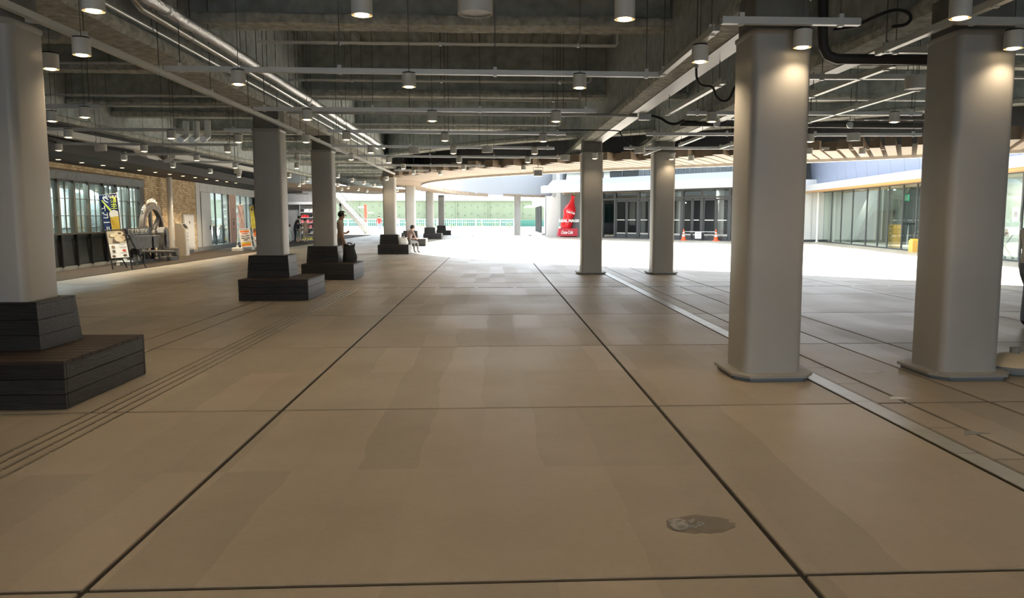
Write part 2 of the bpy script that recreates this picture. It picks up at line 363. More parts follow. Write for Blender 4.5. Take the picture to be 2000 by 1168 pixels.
# small dark triangular corner chips on the lane right of the channel
for px, py in ((1690, 727), (1742, 778), (1888, 846)):
    p = P(px, py, z=0)
    MB().prism([(p.x-0.05, p.y-0.05), (p.x+0.17, p.y-0.02), (p.x+0.03, p.y+0.08)], -0.004, 0.0025).build('corner_chip', 'plinth' if py > 800 else 'paper', floor)
# steel drain channel
ch = thing('drain_channel', 'long flat steel drain cover let into the paving right of the centre', 'drain cover', (3.205, 8, 0))
for k in range(24):
    y0 = -4+k*1.5
    MB().cbox(3.125, 3.285, y0+0.004, y0+1.496, -0.02, 0.003, 0.003).build('cover_plate', 'channel_metal', ch, world=True)
MB().box(3.112, 3.122, -4, 32, -0.02, 0.004).box(3.288, 3.298, -4, 32, -0.02, 0.004).build('edge_rail', 'bar_metal', ch, world=True)
# slot drain across the plaza
sl = thing('slot_drain', 'thin dark slot drain running across the plaza paving', 'drain', (3, 17.75, 0))
for k in range(16):
    x0 = -3.0+k*0.88
    if k == 7: x0 += 0.15
    MB().cbox(x0, x0+(0.80 if k != 7 else 0.65), 17.72, 17.80, -0.02, 0.003, 0.003).build('grate', 'frame_dark', sl, world=True)
    if k in (0, 2, 7): MB().cbox(x0+0.36, x0+0.46, 17.68, 17.84, -0.01, 0.006, 0.003).build('stud', 'bar_metal', sl, world=True)
# tactile guide bars
tg = thing('guide_strip', 'four rows of slim metal guide bars set in the floor along the benches', 'guide strip', (-3.18, 8, 0))
me = MB().cbox(-0.011, 0.011, -0.135, 0.135, -0.01, 0.006, 0.003).build('guide_bar', 'bar_metal', mesh_only=True)
for i, x in enumerate((-3.32, -3.225, -3.13, -3.035)):
    for k in range(48):
        y = 3.2+k*0.295+0.07*i
        place('guide_bar', me, tg, None, (x+3.18, y-8, 0))
# wet stain with crusty patch
st = P(1362, 1024, z=0)
stain = thing('floor_stain', 'dark wet stain with a crumbling whitish crust near the front joint', 'stain', (st.x, st.y, 0))
def blob(rx, ry, n, j, cx=0, cy=0, seed=0):
    r = random.Random(seed); return [(cx+rx*math.cos(2*math.pi*k/n)*(1+r.uniform(-j, j)), cy+ry*math.sin(2*math.pi*k/n)*(1+r.uniform(-j, j))) for k in range(n)]
MB().prism(blob(0.18, 0.12, 30, 0.10, 0.01, 0, 2), -0.002, 0.0012).build('wet_patch', 'stain', stain)
cr = MB(); nx = 22
rr = random.Random(5)
for i in range(34):
    cx, cy = rr.uniform(-0.13, 0.03), rr.uniform(-0.05, 0.05)
    if abs(cy) > 0.055-0.2*abs(cx+0.06)*0.9: continue
    s_ = rr.uniform(0.010, 0.028)*(1 if cx < -0.04 else 0.45)
    cr.prism(blob(s_*1.3, s_, 7, 0.35, cx, cy, i), 0.0, rr.uniform(0.003, 0.009))
cr.build('crust', 'crust', stain)

# ================================================================== CEILING
DZ = 5.56
outer = [(-16.6, -17), (26, -17), (26, 76), (-23, 76), (-23, 40), (-16.6, 40)]  # rear left widened to keep the sun off the merchandise shop
tri = tessellate_polygon([[Vector((*p, 0)) for p in outer], [Vector((*p, 0)) for p in HOLE]])
allp = outer+HOLE
b = MB(); b.add([(x, y, DZ) for x, y in allp], tri); b.add([(x, y, DZ+0.35) for x, y in allp], tri)
ceiling = b.build('ceiling', 'deck'); tag(ceiling, 'dark grey ribbed deck above the sprayed beams', None, None, 'structure')
rib = MB().loft([[(-0.10, y, 0), (0.10, y, 0), (0.06, y, -0.09), (-0.06, y, -0.09)] for y in (-3.1, 3.1)]).build('deck_rib', 'deck', mesh_only=True)
for yb in (8.4, 15.2, 22.0):
    for k in range(20): place('deck_rib', rib, ceiling, None, (-4.0+k*0.33, yb, DZ))
def beam(a, b, zb, depth, wf, tf, tw, name, flange='fireproof_flange', seed=0):
    a = Vector((*a, 0)); b_ = Vector((*b, 0)); L = (b_-a).length; t = (b_-a)/L; n = Vector((t.y, -t.x, 0)); N = max(2, int(L/0.45)); r = random.Random(seed)
    def J(s): return r.uniform(-s, s)
    web, fl = [], []
    for k in range(N+1):
        o = a+t*(L*k/N)
        web.append([o+n*x+Vector((0, 0, z)) for x, z in ((-tw-J(.008), zb+tf-0.02), (tw+J(.008), zb+tf-0.02), (tw*1.1+J(.01), zb+depth*0.55), (tw, zb+depth), (-tw, zb+depth), (-tw*1.1-J(.01), zb+depth*0.55))])
        fl.append([o+n*x+Vector((0, 0, z)) for x, z in ((-wf+0.03+J(.012), zb+J(.006)), (0, zb+J(.005)), (wf-0.03+J(.012), zb+J(.006)), (wf+J(.014), zb+tf*0.45), (wf-0.02+J(.014), zb+tf+J(.01)), (tw+0.05, zb+tf+0.03), (-tw-0.05, zb+tf+0.03), (-wf+0.02+J(.014), zb+tf+J(.01)), (-wf+J(.014), zb+tf*0.45))])
    o = MB().loft(web).build(name, 'fireproofing', ceiling, smooth=True)
    MB().loft(fl).build('flange', flange, o, smooth=True)
    return o
ZM = 3.69
for x, y1 in ((-4.45, 70.0), (2.75, 27.6), (4.73, 26.0)):
    beam((x, -13.5), (x, y1), ZM, DZ-ZM, 0.27, 0.15, 0.11, 'main_beam', seed=int(x*10))
MB().box(2.79, 3.07, 5.5, 27.4, 3.676, 3.70).build('white_strip', 'lip_white', ceiling)
MB().box(4.80, 5.02, 5.5, 25.8, 3.676, 3.70).build('white_strip', 'lip_white', ceiling)
beam((-10.6, -13.5), (-10.6, 74), 3.9, DZ-3.9, 0.2, 0.12, 0.09, 'main_beam', seed=3)
cy = 5.1; i = 0
while cy < 70:
    x1 = min(2.62, near_x(cy+0.6)-0.8) if cy < 44 else -5.2
    if x1 > -4.0: beam((-4.33, cy), (x1, cy), 4.36, DZ-4.36, 0.27, 0.13, 0.10, 'cross_beam', seed=i)
    if cy < 24.0:
        beam((5.0, cy), (min(19.5, near_x(cy+0.6)-0.8), cy), 4.36, DZ-4.36, 0.24, 0.13, 0.10, 'cross_beam', seed=i+50)
        beam((2.95, cy), (4.55, cy), 4.36, DZ-4.36, 0.24, 0.13, 0.10, 'cross_beam', seed=i+70)
    cy += 6.76; i += 1
for y in (15.2, 22.1): beam((5.0, y), (min(19.5, near_x(y+0.6)-0.8), y), 4.5, DZ-4.5, 0.18, 0.11, 0.08, 'cross_beam', seed=int(y))
for y in (8.2, 13.0, 15.6, 20.3, 22.6, 27.0, 29.4, 33.8, 36.2, 40.5, 43, 47.3, 50, 54, 57, 61, 64, 68, 71): beam((-10.5, y), (-4.6, y), 4.36, DZ-4.36, 0.22, 0.13, 0.10, 'cross_beam', seed=int(y)+90)
for y in (34.5, 41.5, 47, 52, 57, 62, 67, 71.5): beam((-4.3, y), ((near_x(y+.6)-0.8) if y < 43 else -4.2+max(0.0, (y-52)*0.12), y), 4.36, DZ-4.36, 0.2, 0.13, 0.10, 'cross_beam', seed=int(y)+190)
# wooden soffit boards along the roof opening
UD = Vector((math.sin(math.radians(28.5)), math.cos(math.radians(28.5)), 0)); VD = Vector((UD.y, -UD.x, 0))
holeuv = [(Vector((*p, 0)).dot(UD), Vector((*p, 0)).dot(VD)) for p in HOLE]
def crossings(v):
    out = []
    for (u0, v0), (u1, v1) in zip(holeuv, holeuv[1:]+holeuv[:1]):
        if (v0-v)*(v1-v) < 0: out.append(u0+(u1-u0)*(v-v0)/(v1-v0))
    return sorted(out)
def soffit_board(v0, v1, ua0, ua1, ub0, ub1, z0, h):
    p = [UD*ua0+VD*v0, UD*ub0+VD*v0, UD*ub1+VD*v1, UD*ua1+VD*v1]
    MB().prism([(q.x, q.y) for q in p], z0, z0+h).build('soffit_board', 'soffit_wood', ceiling)
vmin = min(v for u, v in holeuv); vmax = 10.9; BW = 0.36; k = 0; v = vmin-4.3
while v < vmax:
    g = 0.030 if v < -2 else 0.060
    c0, c1 = crossings(v+g), crossings(v+BW-g)
    depth = 3.5 + 0.40*((k*7) % 5 - 2)*0.5
    if c0 and c1: 
        soffit_board(v+g, v+BW-g, c0[0]-depth, c0[0]-depth, c0[0], c1[0], 3.31, 0.24 if v < 1 else 0.30)
        if v < -16 and len(c0) > 1 and len(c1) > 1: soffit_board(v+g, v+BW-g, c0[-1], c1[-1], c0[-1]+3.4, c0[-1]+3.4, 3.42, 0.2)
    else:
        soffit_board(v+g, v+BW-g, 33.5+(v-vmin)*0.6, 33.5+(v-vmin)*0.6, 46-(v-vmin)*0.5, 46-(v-vmin)*0.5, 3.31, 0.24)
    v += BW; k += 1
def strip_along(pts, z0f, z1f, th, name, m):
    b = MB(); n = len(pts); ins, outs = [], []
    for i in range(n):
        a = Vector((*pts[max(i-1, 0)][:2], 0)); c = Vector((*pts[min(i+1, n-1)][:2], 0)); t = (c-a).normalized(); nn = Vector((t.y, -t.x, 0))
        p = Vector((*pts[i][:2], 0)); z = pts[i][2]
        ins.append([p+nn*o+Vector((0, 0, zz)) for o, zz in ((0, z+z0f), (th, z+z0f), (th, z1f), (0, z1f))])
    return b.loft(ins).build(name, m, ceiling, smooth=True)
def fine(pts, n=6):                 # Catmull-Rom resample
    o = []
    for i in range(len(pts)-1):
        p = [Vector(pts[max(0, min(len(pts)-1, i+k))]) for k in (-1, 0, 1, 2)]
        for q in range(n):
            t = q/n; o.append(tuple(0.5*((2*p[1])+(p[2]-p[0])*t+(2*p[0]-5*p[1]+4*p[2]-p[3])*t*t+(3*p[1]-p[0]-3*p[2]+p[3])*t**3)))
    return o+[pts[-1]]
strip_along(fine(NEAR), -0.07, 3.62, 0.16, 'edge_lip', 'white_paint')
strip_along([(x, y, z+0.3) for x, y, z in fine(NEAR)], 0, 6.1, 0.06, 'upstand', 'fascia_white')
cb = fine([(x-2.5, y-3.0, 4.02) for x, y, z in NEAR[2:]], 5); rg_, rw_ = [], []
for i_ in range(len(cb)):
    a_ = Vector((*cb[max(i_-1, 0)][:2], 0)); c_ = Vector((*cb[min(i_+1, len(cb)-1)][:2], 0)); t_ = (c_-a_).normalized(); n_ = Vector((t_.y, -t_.x, 0)); p_ = Vector((*cb[i_][:2], 0))
    rg_.append([p_+n_*o_+Vector((0, 0, z_)) for o_, z_ in ((-0.25, 4.0), (0.25, 4.0), (0.26, 4.08), (0.08, 4.15), (-0.08, 4.15), (-0.26, 4.08))]); rw_.append([p_+n_*o_+Vector((0, 0, z_)) for o_, z_ in ((-0.09, 4.12), (0.09, 4.12), (0.09, DZ), (-0.09, DZ))])
o_ = MB().loft(rw_).build('curved_beam', 'fireproofing', ceiling, smooth=True); MB().loft(rg_).build('flange', 'fireproof_flange', o_, smooth=True)
strip_along(fine(FAR+[(-3.72, 43.0, 3.3)]), -0.02, 6.1, 0.10, 'edge_fascia', 'fascia_white')
MB().box(5.5, 5.7, 64.5, 73.0, 3.5, 6.1).build('edge_fascia', 'fascia_white', ceiling)
# dark plank soffit in front of the shops, with recessed downlights
rl = MB().lathe([(0.075, -0.012), (0.075, 0.0), (0.058, 0.0), (0.058, -0.008), (0.001, -0.008)], 14).build('trim_ring', 'lamp_white', mesh_only=True)
rg = MB().lathe([(0.056, -0.004), (0.001, -0.0045)], 14).build('lens', 'lamp_glow', mesh_only=True)
SOFL = [(-12.08, 21.3+1.25*k) for k in range(14)]
for k, (x, y) in enumerate(SOFL):
    t = thing('recessed_downlight', 'small round recessed downlight in the dark plank soffit, %s from the front' % ORD[k], 'downlight', (x, y, 3.2), 0, 'recessed lights over the shop fronts')
    place('trim_ring', rl, t); place('lens', rg, t, None, (0, 0, -0.009))
    if True:
        ld = bpy.data.lights.new('soffit_bulb', 'SPOT'); ld.energy = LAMP_W*4.2; ld.color = (1, 0.80, 0.55); ld.spot_size = math.radians(110); ld.spot_blend = 0.7; ld.shadow_soft_size = 0.06
        lo = place('bulb', ld, t); lo.location = (0, 0, -0.05)

# ================================================================== COLUMNS
def column(label, cx, cy, hx, hy, base, plate, top=3.30, ztop=ZM, group=None):
    t = thing('column', label, 'column', (cx, cy, 0), 0, group)
    r = ring(0, 0, hx, hy, 0.075)
    MB().loft([[(x, y, base) for x, y in r], [(x, y, top) for x, y in r]]).build('shaft', 'column_paint', t, smooth=True)
    MB().loft([[(x*1.0, y*1.0, z) for x, y in ring(0, 0, hx+d, hy+d, 0.08)] for z, d in ((top, 0.0), (top+0.02, 0.012), (top+0.05, 0.012), (top+0.06, -0.02))]).build('collar', 'plate_paint', t, smooth=True)
    if ztop > top+0.1:
        r2 = ring(0, 0, hx-0.02, hy-0.02, 0.06); MB().loft([[(x, y, top+0.05) for x, y in r2], [(x, y, ztop+0.06) for x, y in r2]]).build('upper_casing', 'column_upper', t, smooth=True)
    if plate:
        px_, py_ = hx+0.12, hy+0.15; c = 0.13
        poly = [(-px_+c, -py_), (px_-c, -py_), (px_, -py_+c*1.3), (px_, py_-c), (px_-c, py_), (-px_+c, py_), (-px_, py_-c), (-px_, -py_+c*1.3)]
        MB().prism(poly, 0.035, 0.060).build('base_plate', 'plate_paint', t)
        q = [(x*0.93, y*0.93) for x, y in poly]; MB().prism(q, 0.0, 0.035).build('plate_grout', 'plate_tape', t)
    return t
LX = [(-4.45, 7.43), (-4.45, 15.98), (-4.45, 20.90), (-4.55, 34.7), (-4.63, 44.1), (-4.69, 58.1), (-4.71, 71.2)]
lab = ['grey steel column rising from the nearest dark bench at the left edge', 'grey steel column rising from the second dark bench', 'grey steel column rising from the third dark bench, beside the man', 'pale grey column rising from the bench where a person sits with bags',
       'pale column on the half sunlit bench at the tip of the round opening', 'small grey column on the second farthest dark bench', 'small grey column on the farthest dark bench']
for (x, y), l in zip(LX, lab): column(l, x, y, 0.27, 0.27, 0.80, False, 3.27 if y < 40 else 3.36, ZM if y < 40 else 3.5, 'columns with benches')
column('large square grey column with base plate, third from the right edge in front', 2.76, 7.78, 0.29, 0.30, 0.05, True, 3.33, group='columns on base plates').__setitem__('label', 'large grey column on a base plate beside the steel drain cover')
column('largest grey column on a base plate near the right edge', 4.74, 7.72, 0.30, 0.30, 0.05, True, 3.33, group='columns on base plates')
column('slim grey column on a base plate in front of the red bottle sculpture', 2.75, 22.0, 0.29, 0.30, 0.05, True, 3.33, group='columns on base plates')
column('slim grey column on a base plate in front of the dark glass doors', 4.75, 21.9, 0.30, 0.30, 0.05, True, 3.33, group='columns on base plates')
pc = P(1010.5, 458, z=0); column('far pale column standing under the white roof edge beyond the sunlit floor', pc.x, pc.y, 0.30, 0.3, 0.0, False, 3.5, 3.6)

# ================================================================== BENCHES
def make_bench():
    t = thing('plank_bench', '', 'bench', (0, 0, 0), 0, 'dark plank benches around the columns')
    W0, W1, D0, D1, H = -0.44, 0.88, -0.88, 0.62, 0.41      # column centre is the origin
    n = 3; ph = (H-0.03)/n; th = 0.035
    def side(x0, x1, y0, y1, z0, z1, name, axis, taper=0.0):
        cx, cy, cz = (x0+x1)/2, (y0+y1)/2, (z0+z1)/2
        if axis == 'x': me_ = MB().cbox(x0-cx, x1-cx, y0-cy, y1-cy, z0-cz, z1-cz, 0.004).build(name, 'bench_wood', mesh_only=True); return place(name, me_, t, None, (cx, cy, cz))
        me_ = MB().cbox(y0-cy, y1-cy, x0-cx, x1-cx, z0-cz, z1-cz, 0.004).build(name, 'bench_wood', mesh_only=True); o = place(name, me_, t, None, (cx, cy, cz)); o.rotation_euler = (0, 0, math.pi/2); return o
    for k in range(n):
        z0 = 0.004+k*ph+0.003; z1 = (k+1)*ph-0.003+0.004
        side(W0, W1, D0, D0+th, z0, z1, 'side_plank', 'x'); side(W0, W1, D1-th, D1, z0, z1, 'side_plank', 'x')
        side(W0, W0+th, D0+th+.002, D1-th-.002, z0, z1, 'side_plank', 'y'); side(W1-th, W1, D0+th+.002, D1-th-.002, z0, z1, 'side_plank', 'y')
    MB().box(W0+0.05, W1-0.05, D0+0.05, D1-0.05, 0.0, H-0.05).build('core', 'black_plastic', t)
    nt = 10; dw = (D1-D0)/nt
    for k in range(nt):
        y0 = D0+k*dw; me_ = MB().cbox(-(W1-W0)/2, (W1-W0)/2, -dw/2+0.002, dw/2-0.002, -0.014, 0.014, 0.004).build('seat_plank', 'bench_top_wood', mesh_only=True)
        place('seat_plank', me_, t, None, ((W0+W1)/2, y0+dw/2, H-0.014))
    B0, B1, E0, E1 = -0.43, 0.40, -0.345, 0.37; zt = 0.84; nb = 3; bh = (zt-H-0.02)/nb
    for k in range(nb):
        z0, z1 = H+k*bh+0.002, H+(k+1)*bh-0.003; f0, f1 = 0.03*k/nb, 0.03*(k+1)/nb
        for nm in ('front', 'back', 'left', 'right'):
            m = MB()
            if nm in ('front', 'back'):
                e = (E0, E0+th, 1) if nm == 'front' else (E1, E1-th, -1)
                m.loft([[(B0+f, e[0]+e[2]*f, z), (B1-f, e[0]+e[2]*f, z), (B1-f, e[1]+e[2]*f, z), (B0+f, e[1]+e[2]*f, z)] for z, f in ((z0, f0), (z1, f1))])
            else:
                e = (B0, B0+th, 1) if nm == 'left' else (B1, B1-th, -1)
                m.loft([[(e[0]+e[2]*f, E0+th+f, z), (e[0]+e[2]*f, E1-th-f, z), (e[1]+e[2]*f, E1-th-f, z), (e[1]+e[2]*f, E0+th+f, z)] for z, f in ((z0, f0), (z1, f1))])
            m.build('backrest_plank', 'bench_wood', t)
    for x0, x1, y0, y1 in ((B0+.03, B1-.03, E0+.03, -0.275), (B0+.03, B1-.03, 0.275, E1-.03), (B0+.03, -0.275, -0.273, 0.273), (0.275, B1-.03, -0.273, 0.273)):
        MB().cbox(x0, x1, y0, y1, zt-0.02, zt+0.003, 0.003).build('cap_plank', 'bench_wood', t)
    return t
blab = ['nearest black plank bench with raised box, cut by the left edge of the photo', 'second black plank bench from the front, empty, with raised box', 'third black plank bench with a dark bag on its seat', 'grey looking bench where a person sits beside a white bag',
        'bench with its seat end lit by the sun at the tip of the opening', 'second farthest dark bench, shaded, beyond the sunlit bench', 'farthest small dark bench before the white railing']
bench = make_bench(); bench.location = (*LX[0], 0); bench['label'] = blab[0]
for (x, y), l in list(zip(LX, blab))[1:]: dup(bench, (x, y, 0), 0, l)

# ================================================================== LAMPS, TRAYS AND PIPES
ZL = 3.17; TZ0, TZ1 = 3.345, 3.385
hous = MB().lathe([(0.070, 0.03), (0.080, 0.012), (0.0805, 0.0), (0.0835, 0.0), (0.0835, 0.155), (0.078, 0.16), (0.001, 0.16)], 20).build('housing', 'lamp_white', mesh_only=True, smooth=True)
refl = MB().lathe([(0.079, 0.006), (0.050, 0.040), (0.001, 0.041)], 20).build('reflector', 'lamp_inner', mesh_only=True, smooth=True)
refd = MB().lathe([(0.079, 0.006), (0.050, 0.040), (0.001, 0.041)], 20).build('reflector', 'lamp_dark', mesh_only=True, smooth=True)
glow = MB().lathe([(0.056, 0.010), (0.054, -0.003), (0.040, -0.009), (0.001, -0.011)], 16).build('lens', 'lamp_glow', mesh_only=True)
capm = MB().lathe([(0.076, 0.158), (0.076, 0.172), (0.001, 0.172)], 16).build('top_cap', 'black_metal', mesh_only=True)
stem = MB().lathe([(0.012, 0.17), (0.012, TZ0-ZL+0.01)], 8).build('stem', 'rod_steel', mesh_only=True)
for mshare in (hous, refl, refd): pass
big = MB().lathe([(0.125, 0.03), (0.130, 0.0), (0.135, 0.0), (0.135, 0.15), (0.125, 0.16), (0.001, 0.16)], 20).build('housing', 'lamp_white', mesh_only=True, smooth=True)
grl = MB().lathe([(0.128, 0.008), (0.001, 0.009)], 20).build('speaker_grille', 'lamp_dark', mesh_only=True)
rodm = MB().lathe([(0.006, 0.0), (0.006, 1.0)], 6).build('hanger_rod', 'rod_steel', mesh_only=True)
LAMPS = [(1220, 38), (707, 30), (183, 22), (160, 108), (99, 135), (799, 170), (1132, 172), (466, 165), (1367, 121), (1567, 93), (1875, 36), (1979, 95), (844, 236.5), (1086, 237.5), (600, 234), (165.5, 229.5), (102, 237),
 (1390, 238), (1746.5, 238.7), (677, 273), (869, 275), (1061, 276.5), (598, 278), (507, 271.7), (466, 278), (334.8, 270.5), (134, 268.5), (1582, 277), (724.5, 298.3), (885.6, 300), (1044, 300.8), (445, 297), (281.7, 295.8), (114.8, 294), (1684, 301), (1580, 301.5),
 (622, 307.6), (581, 311.8), (685.8, 312), (1161.6, 310), (1311.5, 311.5), (1349.8, 314.5), (242.6, 313), (384.7, 313.7), (759.7, 317.8), (896.8, 317.8), (1031, 317.3), (580, 328.7), (338, 327), (460, 328), (787.8, 329.8), (906, 331), (1023, 331.7),
 (411, 338), (808, 340), (860.5, 341), (467, 346), (565, 346.6), (660, 347), (755.5, 351.8), (601, 354), (687.7, 354.5), (592.6, 359), (711, 359.8), (584.8, 364), (660, 364), (730.8, 364.6), (680, 368.3), (667.7, 371.8), (700, 371.8), (717, 375), (776, 374)]
SPK = [(928, 28), (1789, 174.6), (197, 294.8), (809, 300), (952, 298), (1249, 299.5), (1667, 275.4), (1104, 313.6), (465, 338.8)]
pts = []
for px, py in LAMPS:
    p = P(px, py, z=ZL); pts.append((p.y, p.x, px, py))
for y_ in (3.0, -0.4):  # unseen lamp rows added to throw warm light on the near floor
    for x_ in (-3.0, -1.0, 1.05, 3.6): pts.append((y_, x_, 0, 0))
pts.sort()
# rows of lamps front to back
rowsL = []; 
for q in pts:
    if rowsL and q[0]-rowsL[-1][0][0] < 1.2: rowsL[-1].append(q)
    else: rowsL.append([q])
zc = {}
for ri, row in enumerate(rowsL):
    row.sort(key=lambda q: q[1]); n = len(row)
    for k, (y, x, px, py) in enumerate(row):
        if px == 0: where = 'added out of view to light the near floor'
        else:
            zone = 'over the left aisle' if x < -4.9 else ('between the left and centre columns' if x < 2.3 else 'over the right hand columns'); zc[zone] = zc.get(zone, -1)+1; where = '%s of those %s' % (NUM[zc[zone]], zone)
        t = thing('cylinder_downlight', 'white cylinder downlight, %s' % where, 'ceiling lamp', (x, y, ZL), 0, 'white cylinder downlights')
        place('housing', hous, t); hr = place('hanger_rod', rodm, t, None, (0, 0, 0.17)); hr.scale = (0.7, 0.7, DZ-ZL-0.17)
        lit = not (py in (311.8,))
        ho = t.children[0] if t.children[0].name.startswith('housing') else t.children[1]; place('reflector', refl if lit else refd, ho); place('top_cap', capm, t); place('stem', stem, t)
        if lit:
            place('lens', glow, ho)
            if y < 46:
                ld = bpy.data.lights.new('lamp_bulb', 'SPOT'); ld.energy = LAMP_W*(0.32 if (px, py) in ((1567, 93), (1979, 95), (507, 271.7), (622, 307.6), (1161.6, 310), (1311.5, 311.5)) else (1.0 if y < 11 else 0.6)); ld.color = (1, 0.76, 0.49); ld.spot_size = math.radians(136); ld.spot_blend = 0.8; ld.shadow_soft_size = 0.045
                lo = place('bulb', ld, t); lo.location = (0, 0, -0.03)
for k, (px, py) in enumerate(sorted(SPK)):
    p = P(px, py, z=ZL-0.01)
    t = thing('ceiling_speaker', 'wide unlit white drum speaker under a tray, %s from the left' % ORD[k], 'speaker', (p.x, p.y, ZL-0.01), 0, 'unlit white drum speakers')
    place('housing', big, t); place('speaker_grille', grl, t); place('stem', stem, t); hr = place('hanger_rod', rodm, t, None, (0, 0, 0.16)); hr.scale = (0.7, 0.7, DZ-ZL-0.15)
clip = MB().box(-0.022, 0.022, -0.028, 0.028, -0.012, 0.10).build('clip', 'tray_steel', mesh_only=True)
def tray(a, b, label, rods=True, step=1.7, z=TZ0, ztop=DZ, nrod=None):
    a = Vector((a[0], a[1], 0)); b = Vector((b[0], b[1], 0)); d = b-a; L = d.length; ang = math.atan2(d.y, d.x)
    t = thing('cable_tray', label, 'cable tray', (a.x, a.y, z), ang)
    W = 0.033; H = TZ1-TZ0+0.022
    MB().loft([[(x, y, zz) for y, zz in ((-W, 0), (W, 0), (W, H), (W-0.006, H), (W-0.006, 0.006), (-W+0.006, 0.006), (-W+0.006, H), (-W, H))] for x in (0, L)], cap=True).build('channel', 'tray_steel', t)
    n = max(2, int(L/step)+1)
    for k in range(n):
        x = 0.18+(L-0.36)*k/(n-1)
        place('clip', clip, t, None, (x, 0, 0))
        if rods: r = place('hanger_rod', rodm, t, None, (x, 0, 0.05)); r.scale = (1, 1, ztop-z-0.05)
    return t
def ptray(p0, p1, label, **k):
    a = P(*p0, z=TZ0+0.02); b = P(*p1, z=TZ0+0.02); return tray((a.x, a.y), (b.x, b.y), label, **k)
a0 = P(1343, 3, z=TZ0); yT1 = a0.y
tray((-4.0, 6.25), (a0.x, 6.25), 'nearest cable tray crossing at the top edge of the photo')
ptray((322, 136), (1290, 148), 'long cable tray crossing behind the nearest row of lamps')
ptray((495, 214), (1165, 218), 'third cable tray crossing between the left and right column rows')
ptray((640, 257), (1105, 262), 'fourth cable tray crossing the ceiling between the column rows')
ptray((648, 286), (1083, 290), 'fifth cable tray crossing the ceiling between the column rows')
ptray((700, 305), (1100, 308), 'sixth cable tray crossing the ceiling before the wooden soffit')
ptray((735, 323), (1040, 325), 'seventh cable tray crossing the ceiling in front of the wooden soffit')
ptray((770, 333), (925, 334), 'farthest short cable tray in front of the wooden soffit')
tray((-4.085, 6.3), (-4.085, 33.0), 'long cable tray running back along the left bench columns')
for i, (q0, q1, l) in enumerate([((20, 209), (197, 210), 'short cable tray left of the benches ending beside its lamp'), ((40, 253), (358, 255), 'cable tray over the left aisle with a lamp at each end'), ((40, 281), (463, 284), 'longest cable tray over the left aisle'),
        ((233, 302), (395, 302), 'low looking cable tray over the brick shop front'), ((438, 255), (585, 257), 'cable tray crossing in front of the second column'), ((563, 296), (656, 297), 'cable tray crossing in front of the third column'), ((320, 316), (470, 318), 'far cable tray over the white shop wall'),
        ((0, 38), (72, 41), 'short cable tray across the top of the nearest left column')]): ptray(q0, q1, l)
# right side trays
p = P(1290, 148, z=TZ0+.02); q = P(1400, 56, z=TZ0+.02)
tray((p.x, p.y), (q.x, q.y), 'cable tray running to the front along the right centre beam')
tray((q.x-0.03, 7.2), (3.36, 7.2), 'cable tray crossing the top of the column beside the drain cover')
tray((4.18, 7.1), (6.3, 7.1), 'cable tray crossing the top of the largest right column')
tray((4.18, 8.5), (4.18, 4.5), 'cable tray running forward left of the largest right column')
tray((4.2, 8.5), (6.4, 8.5), 'cable tray crossing behind the largest right column', z=TZ0+0.03)
tray((3.6, 5.2), (6.6, 5.2), 'front cable tray at the upper right corner')
RT = [((1342, 222), (1800, 223), 'cable tray behind the right columns with one lit lamp'), ((1578, 152), (1800, 152), 'cable tray just above the dark pipe between the right columns'),
      ((1576, 264), (1800, 264), 'cable tray with two drum speakers between the right columns'), ((1588, 291), (1728, 291), 'far cable tray in front of the wooden fins on the right'), ((1262, 263), (1436, 263), 'cable tray behind the slim right column'), ((1218, 290), (1436, 290), 'far cable tray in front of the dark upper windows'),
      ((1302, 224), (1413, 161), 'bright underlit tray slanting beside the centre beam'), ((1327, 284.5), (1376, 265), 'short slanting tray behind the large column, lower one'), ((1259, 302), (1290, 290.5), 'short slanting tray at the top of the slim column'),
      ((1575, 239.5), (1807, 169.5), 'long slanting tray between the two large right columns'), ((1578, 190), (1747, 127), 'upper slanting tray between the two large right columns'), ((1403, 290), (1433, 281.5), 'tiny slanting tray left of the large column')]
for a, b_, l in RT: ptray(a, b_, l, ztop=4.4)
def pipe(name, label, cat, pts_, r, m, hang=None, n=10):
    o = Vector(pts_[0]); t = thing(name, label, cat, tuple(o))
    MB().tube(pts_, r, n).build('tube', m, t, smooth=True, world=True)
    if hang:
        b = MB(); 
        for h in hang: 
            MB().tube([h[:3], (h[0], h[1], DZ if len(h) < 4 else h[3])], 0.007, 6).build('hanger_rod', 'rod_steel', t, world=True)
            MB().lathe([(r+0.008, -0.02), (r+0.008, 0.02)], 10, M=Matrix.Translation(h[:3]) @ Matrix.Rotation(math.pi/2, 4, 'X')).build('clamp', 'galvanised', t, world=True)
    return t
ys = [5+1.0*k for k in range(23)]; rr = random.Random(3)
pipe('insulated_pipe', 'crinkled silver foil insulated pipe running back beside the left beam', 'pipe', [(-3.78+rr.uniform(-.006, .006), y*1.0, 4.0+rr.uniform(-.008, .008)) for y in [4+0.5*k for k in range(48)]], 0.075, 'foil', [(-3.78, y, 4.0) for y in (6, 9.5, 13, 16.5, 20, 23.5, 27)])
pipe('steel_pipe', 'smooth steel pipe running back beside the foil wrapped pipe', 'pipe', [(-4.06, 9.3, 4.3), (-4.06, 9.34, 4.06), (-4.06, 9.5, 4.0), (-4.06, 28, 4.0)], 0.045, 'conduit', [(-4.06, y, 4.0) for y in (11, 14.6, 18, 21.6, 25.2)])
pipe('steel_conduit', 'thin bright conduit nearest the left beam', 'conduit', [(-4.15, 5, 3.88), (-4.15, 26, 3.88)], 0.022, 'conduit', [(-4.15, y, 3.88) for y in (10, 13.4, 17)])
